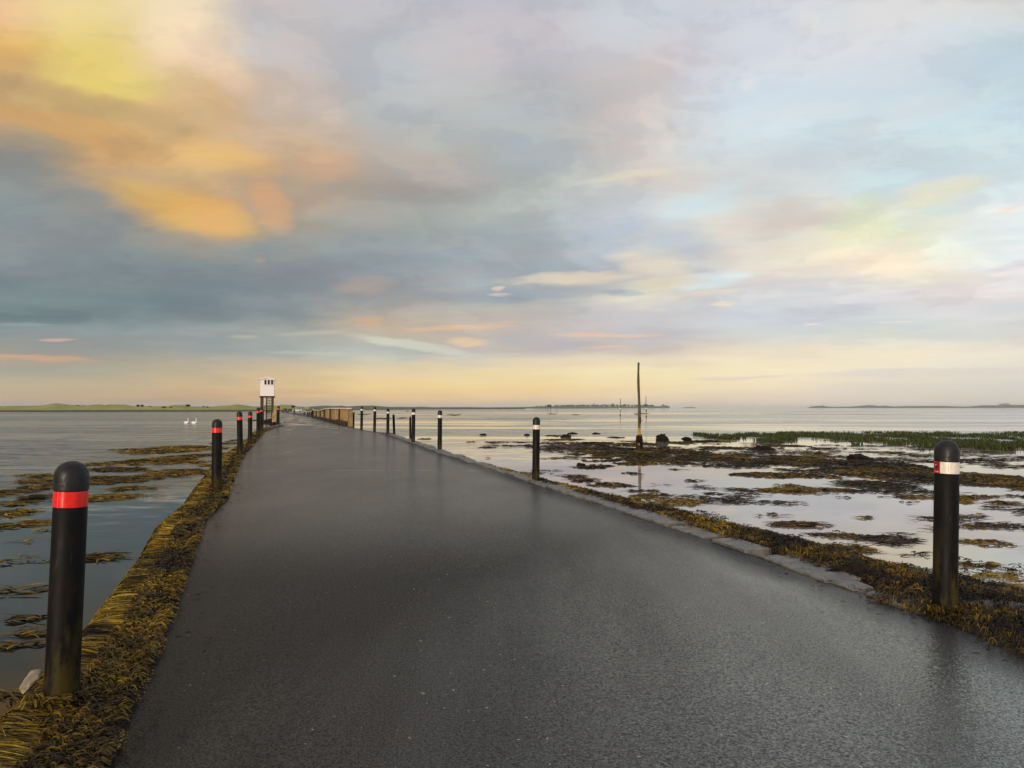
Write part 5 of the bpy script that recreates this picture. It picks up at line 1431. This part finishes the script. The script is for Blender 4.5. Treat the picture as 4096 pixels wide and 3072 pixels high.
tag(treeline(), 'line of far trees along the crest of the village island', 'trees', kind='stuff')
M_HOUSE = simple_mat('pale far house wall', lin((196, 188, 174)), lin((214, 206, 192)), .4, 0.8)
M_HROOF = simple_mat('grey far roof', lin((116, 104, 92)), lin((136, 122, 108)), .4, 0.8)
HN = ['pale far house, %s from the castle end of the village row' % q_ for q_ in ORD]
for i_, (px, w, h) in enumerate([(2558, 7, 4), (2535, 6, 3.2), (2521, 7, 4.4), (2506, 5, 3), (2478, 7, 3.2), (2462, 5, 3), (2438, 6, 3.4), (2415, 5, 3), (2398, 5, 2.6), (2362, 8, 3), (2344, 4, 2.4), (2300, 5, 2.4)]):
    d = 2600.0; k = d / F; zb_ = H + (HZ - float(np.interp(px, [p_[0] for p_ in ISLE], [p_[1] for p_ in ISLE]))) * k - 2.6
    o = empty('far_house', ((px - 2048) * k, d, zb_)); tag(o, HN[i_], 'house', 'houses of the village on the island')
    W2, hh = w * k / 2, h * k * .62 + 1.0
    MB().box((0, 0, hh / 2), (2 * W2, 7, hh)).build('wall', M_HOUSE, o)
    MB().prism([(-3.9, hh), (3.9, hh), (0, hh + h * k * .5)], 'x', -W2 - .2, W2 + .2).build('roof', M_HROOF, o)
k = 2650 / F
o = empty('church_tower', ((2376 - 2048) * k, 2650, H + 7 * k)); tag(o, 'grey square church tower rising above the far village', 'tower')
mb = MB().box((0, 0, 4 * k), (4.6 * k, 4, 9 * k))
for s in (-1, 1): mb.box((s * 1.9 * k, 0, 9 * k), (.8 * k, 4.2, 1.2 * k))
mb.build('tower', M_HROOF, o)
M_FARSTONE = simple_mat('far castle stone', lin((84, 82, 74)), lin((104, 100, 90)), .2, 0.9)
k = 2960 / F
o = empty('castle', ((2652 - 2048) * k, 2960, H + 7.5 * k)); tag(o, 'small dark castle keep on the crag at the end of the island', 'castle')
MB().prism([(-3.6 * k, -.5), (3.8 * k, -.5), (3.8 * k, 2.4 * k), (1.6 * k, 2.6 * k), (1.6 * k, 6 * k), (.6 * k, 6 * k), (.6 * k, 5.2 * k), (-.4 * k, 5.2 * k), (-.4 * k, 6 * k), (-1.4 * k, 6 * k), (-1.4 * k, 3 * k), (-3.6 * k, 2 * k)], 'y', -6, 6).build('keep', M_FARSTONE, o)
for px, yb, yt, lb in [(3245.5, 1627, 1617.5, 'thin dark navigation obelisk at the tip of the far low island'), (3291, 1624, 1614.5, 'thin dark navigation obelisk farther in on the far low island')]:
    k = 3700 / F; b = atd(px, yb, 3700)
    t_ = MB().lathe([(0, -2), (1.0 * k, -2), (.75 * k, 2 * k), (.5 * k, (yb - yt) * k * .85), (0, (yb - yt) * k)], 6).build('obelisk', M_DKTIMBER, None, False, b); tag(t_, lb, 'obelisk', 'obelisks on the far island')
k = 6500 / F
o = empty('hilltop_castle', ((4016 - 2048) * k, 6500, H + 7 * k)); tag(o, 'huge faint castle on the far hill at the edge of the view', 'castle')
MB().prism([(-16 * k, -20), (17 * k, -20), (17 * k, 5 * k), (12 * k, 6.5 * k), (12 * k, 8 * k), (9 * k, 8 * k), (9 * k, 9.6 * k), (2 * k, 9.6 * k), (2 * k, 8.6 * k), (-4 * k, 8 * k), (-4 * k, 7 * k), (-12 * k, 6.4 * k), (-12 * k, 5.6 * k), (-16 * k, 5 * k)], 'y', -30, 30).build('walls', M_FARSTONE, o)

# ------------------------------------------------------------------ sea air
m = bpy.data.materials.new('sea haze'); m.use_nodes = True; nt = m.node_tree; nt.nodes.clear()
out = nt.nodes.new('ShaderNodeOutputMaterial'); pv = nt.nodes.new('ShaderNodeVolumePrincipled')
pv.inputs['Color'].default_value = (0.86, 0.90, 0.92, 1); pv.inputs['Density'].default_value = 0.00009; pv.inputs['Anisotropy'].default_value = 0.0
nt.links.new(pv.outputs[0], out.inputs['Volume'])
hz = MB().box((0, 6000, 13.2), (25000, 12800, 31.0)).build('haze', m); tag(hz, kind='stuff')
sc.cycles.volume_bounces = 1
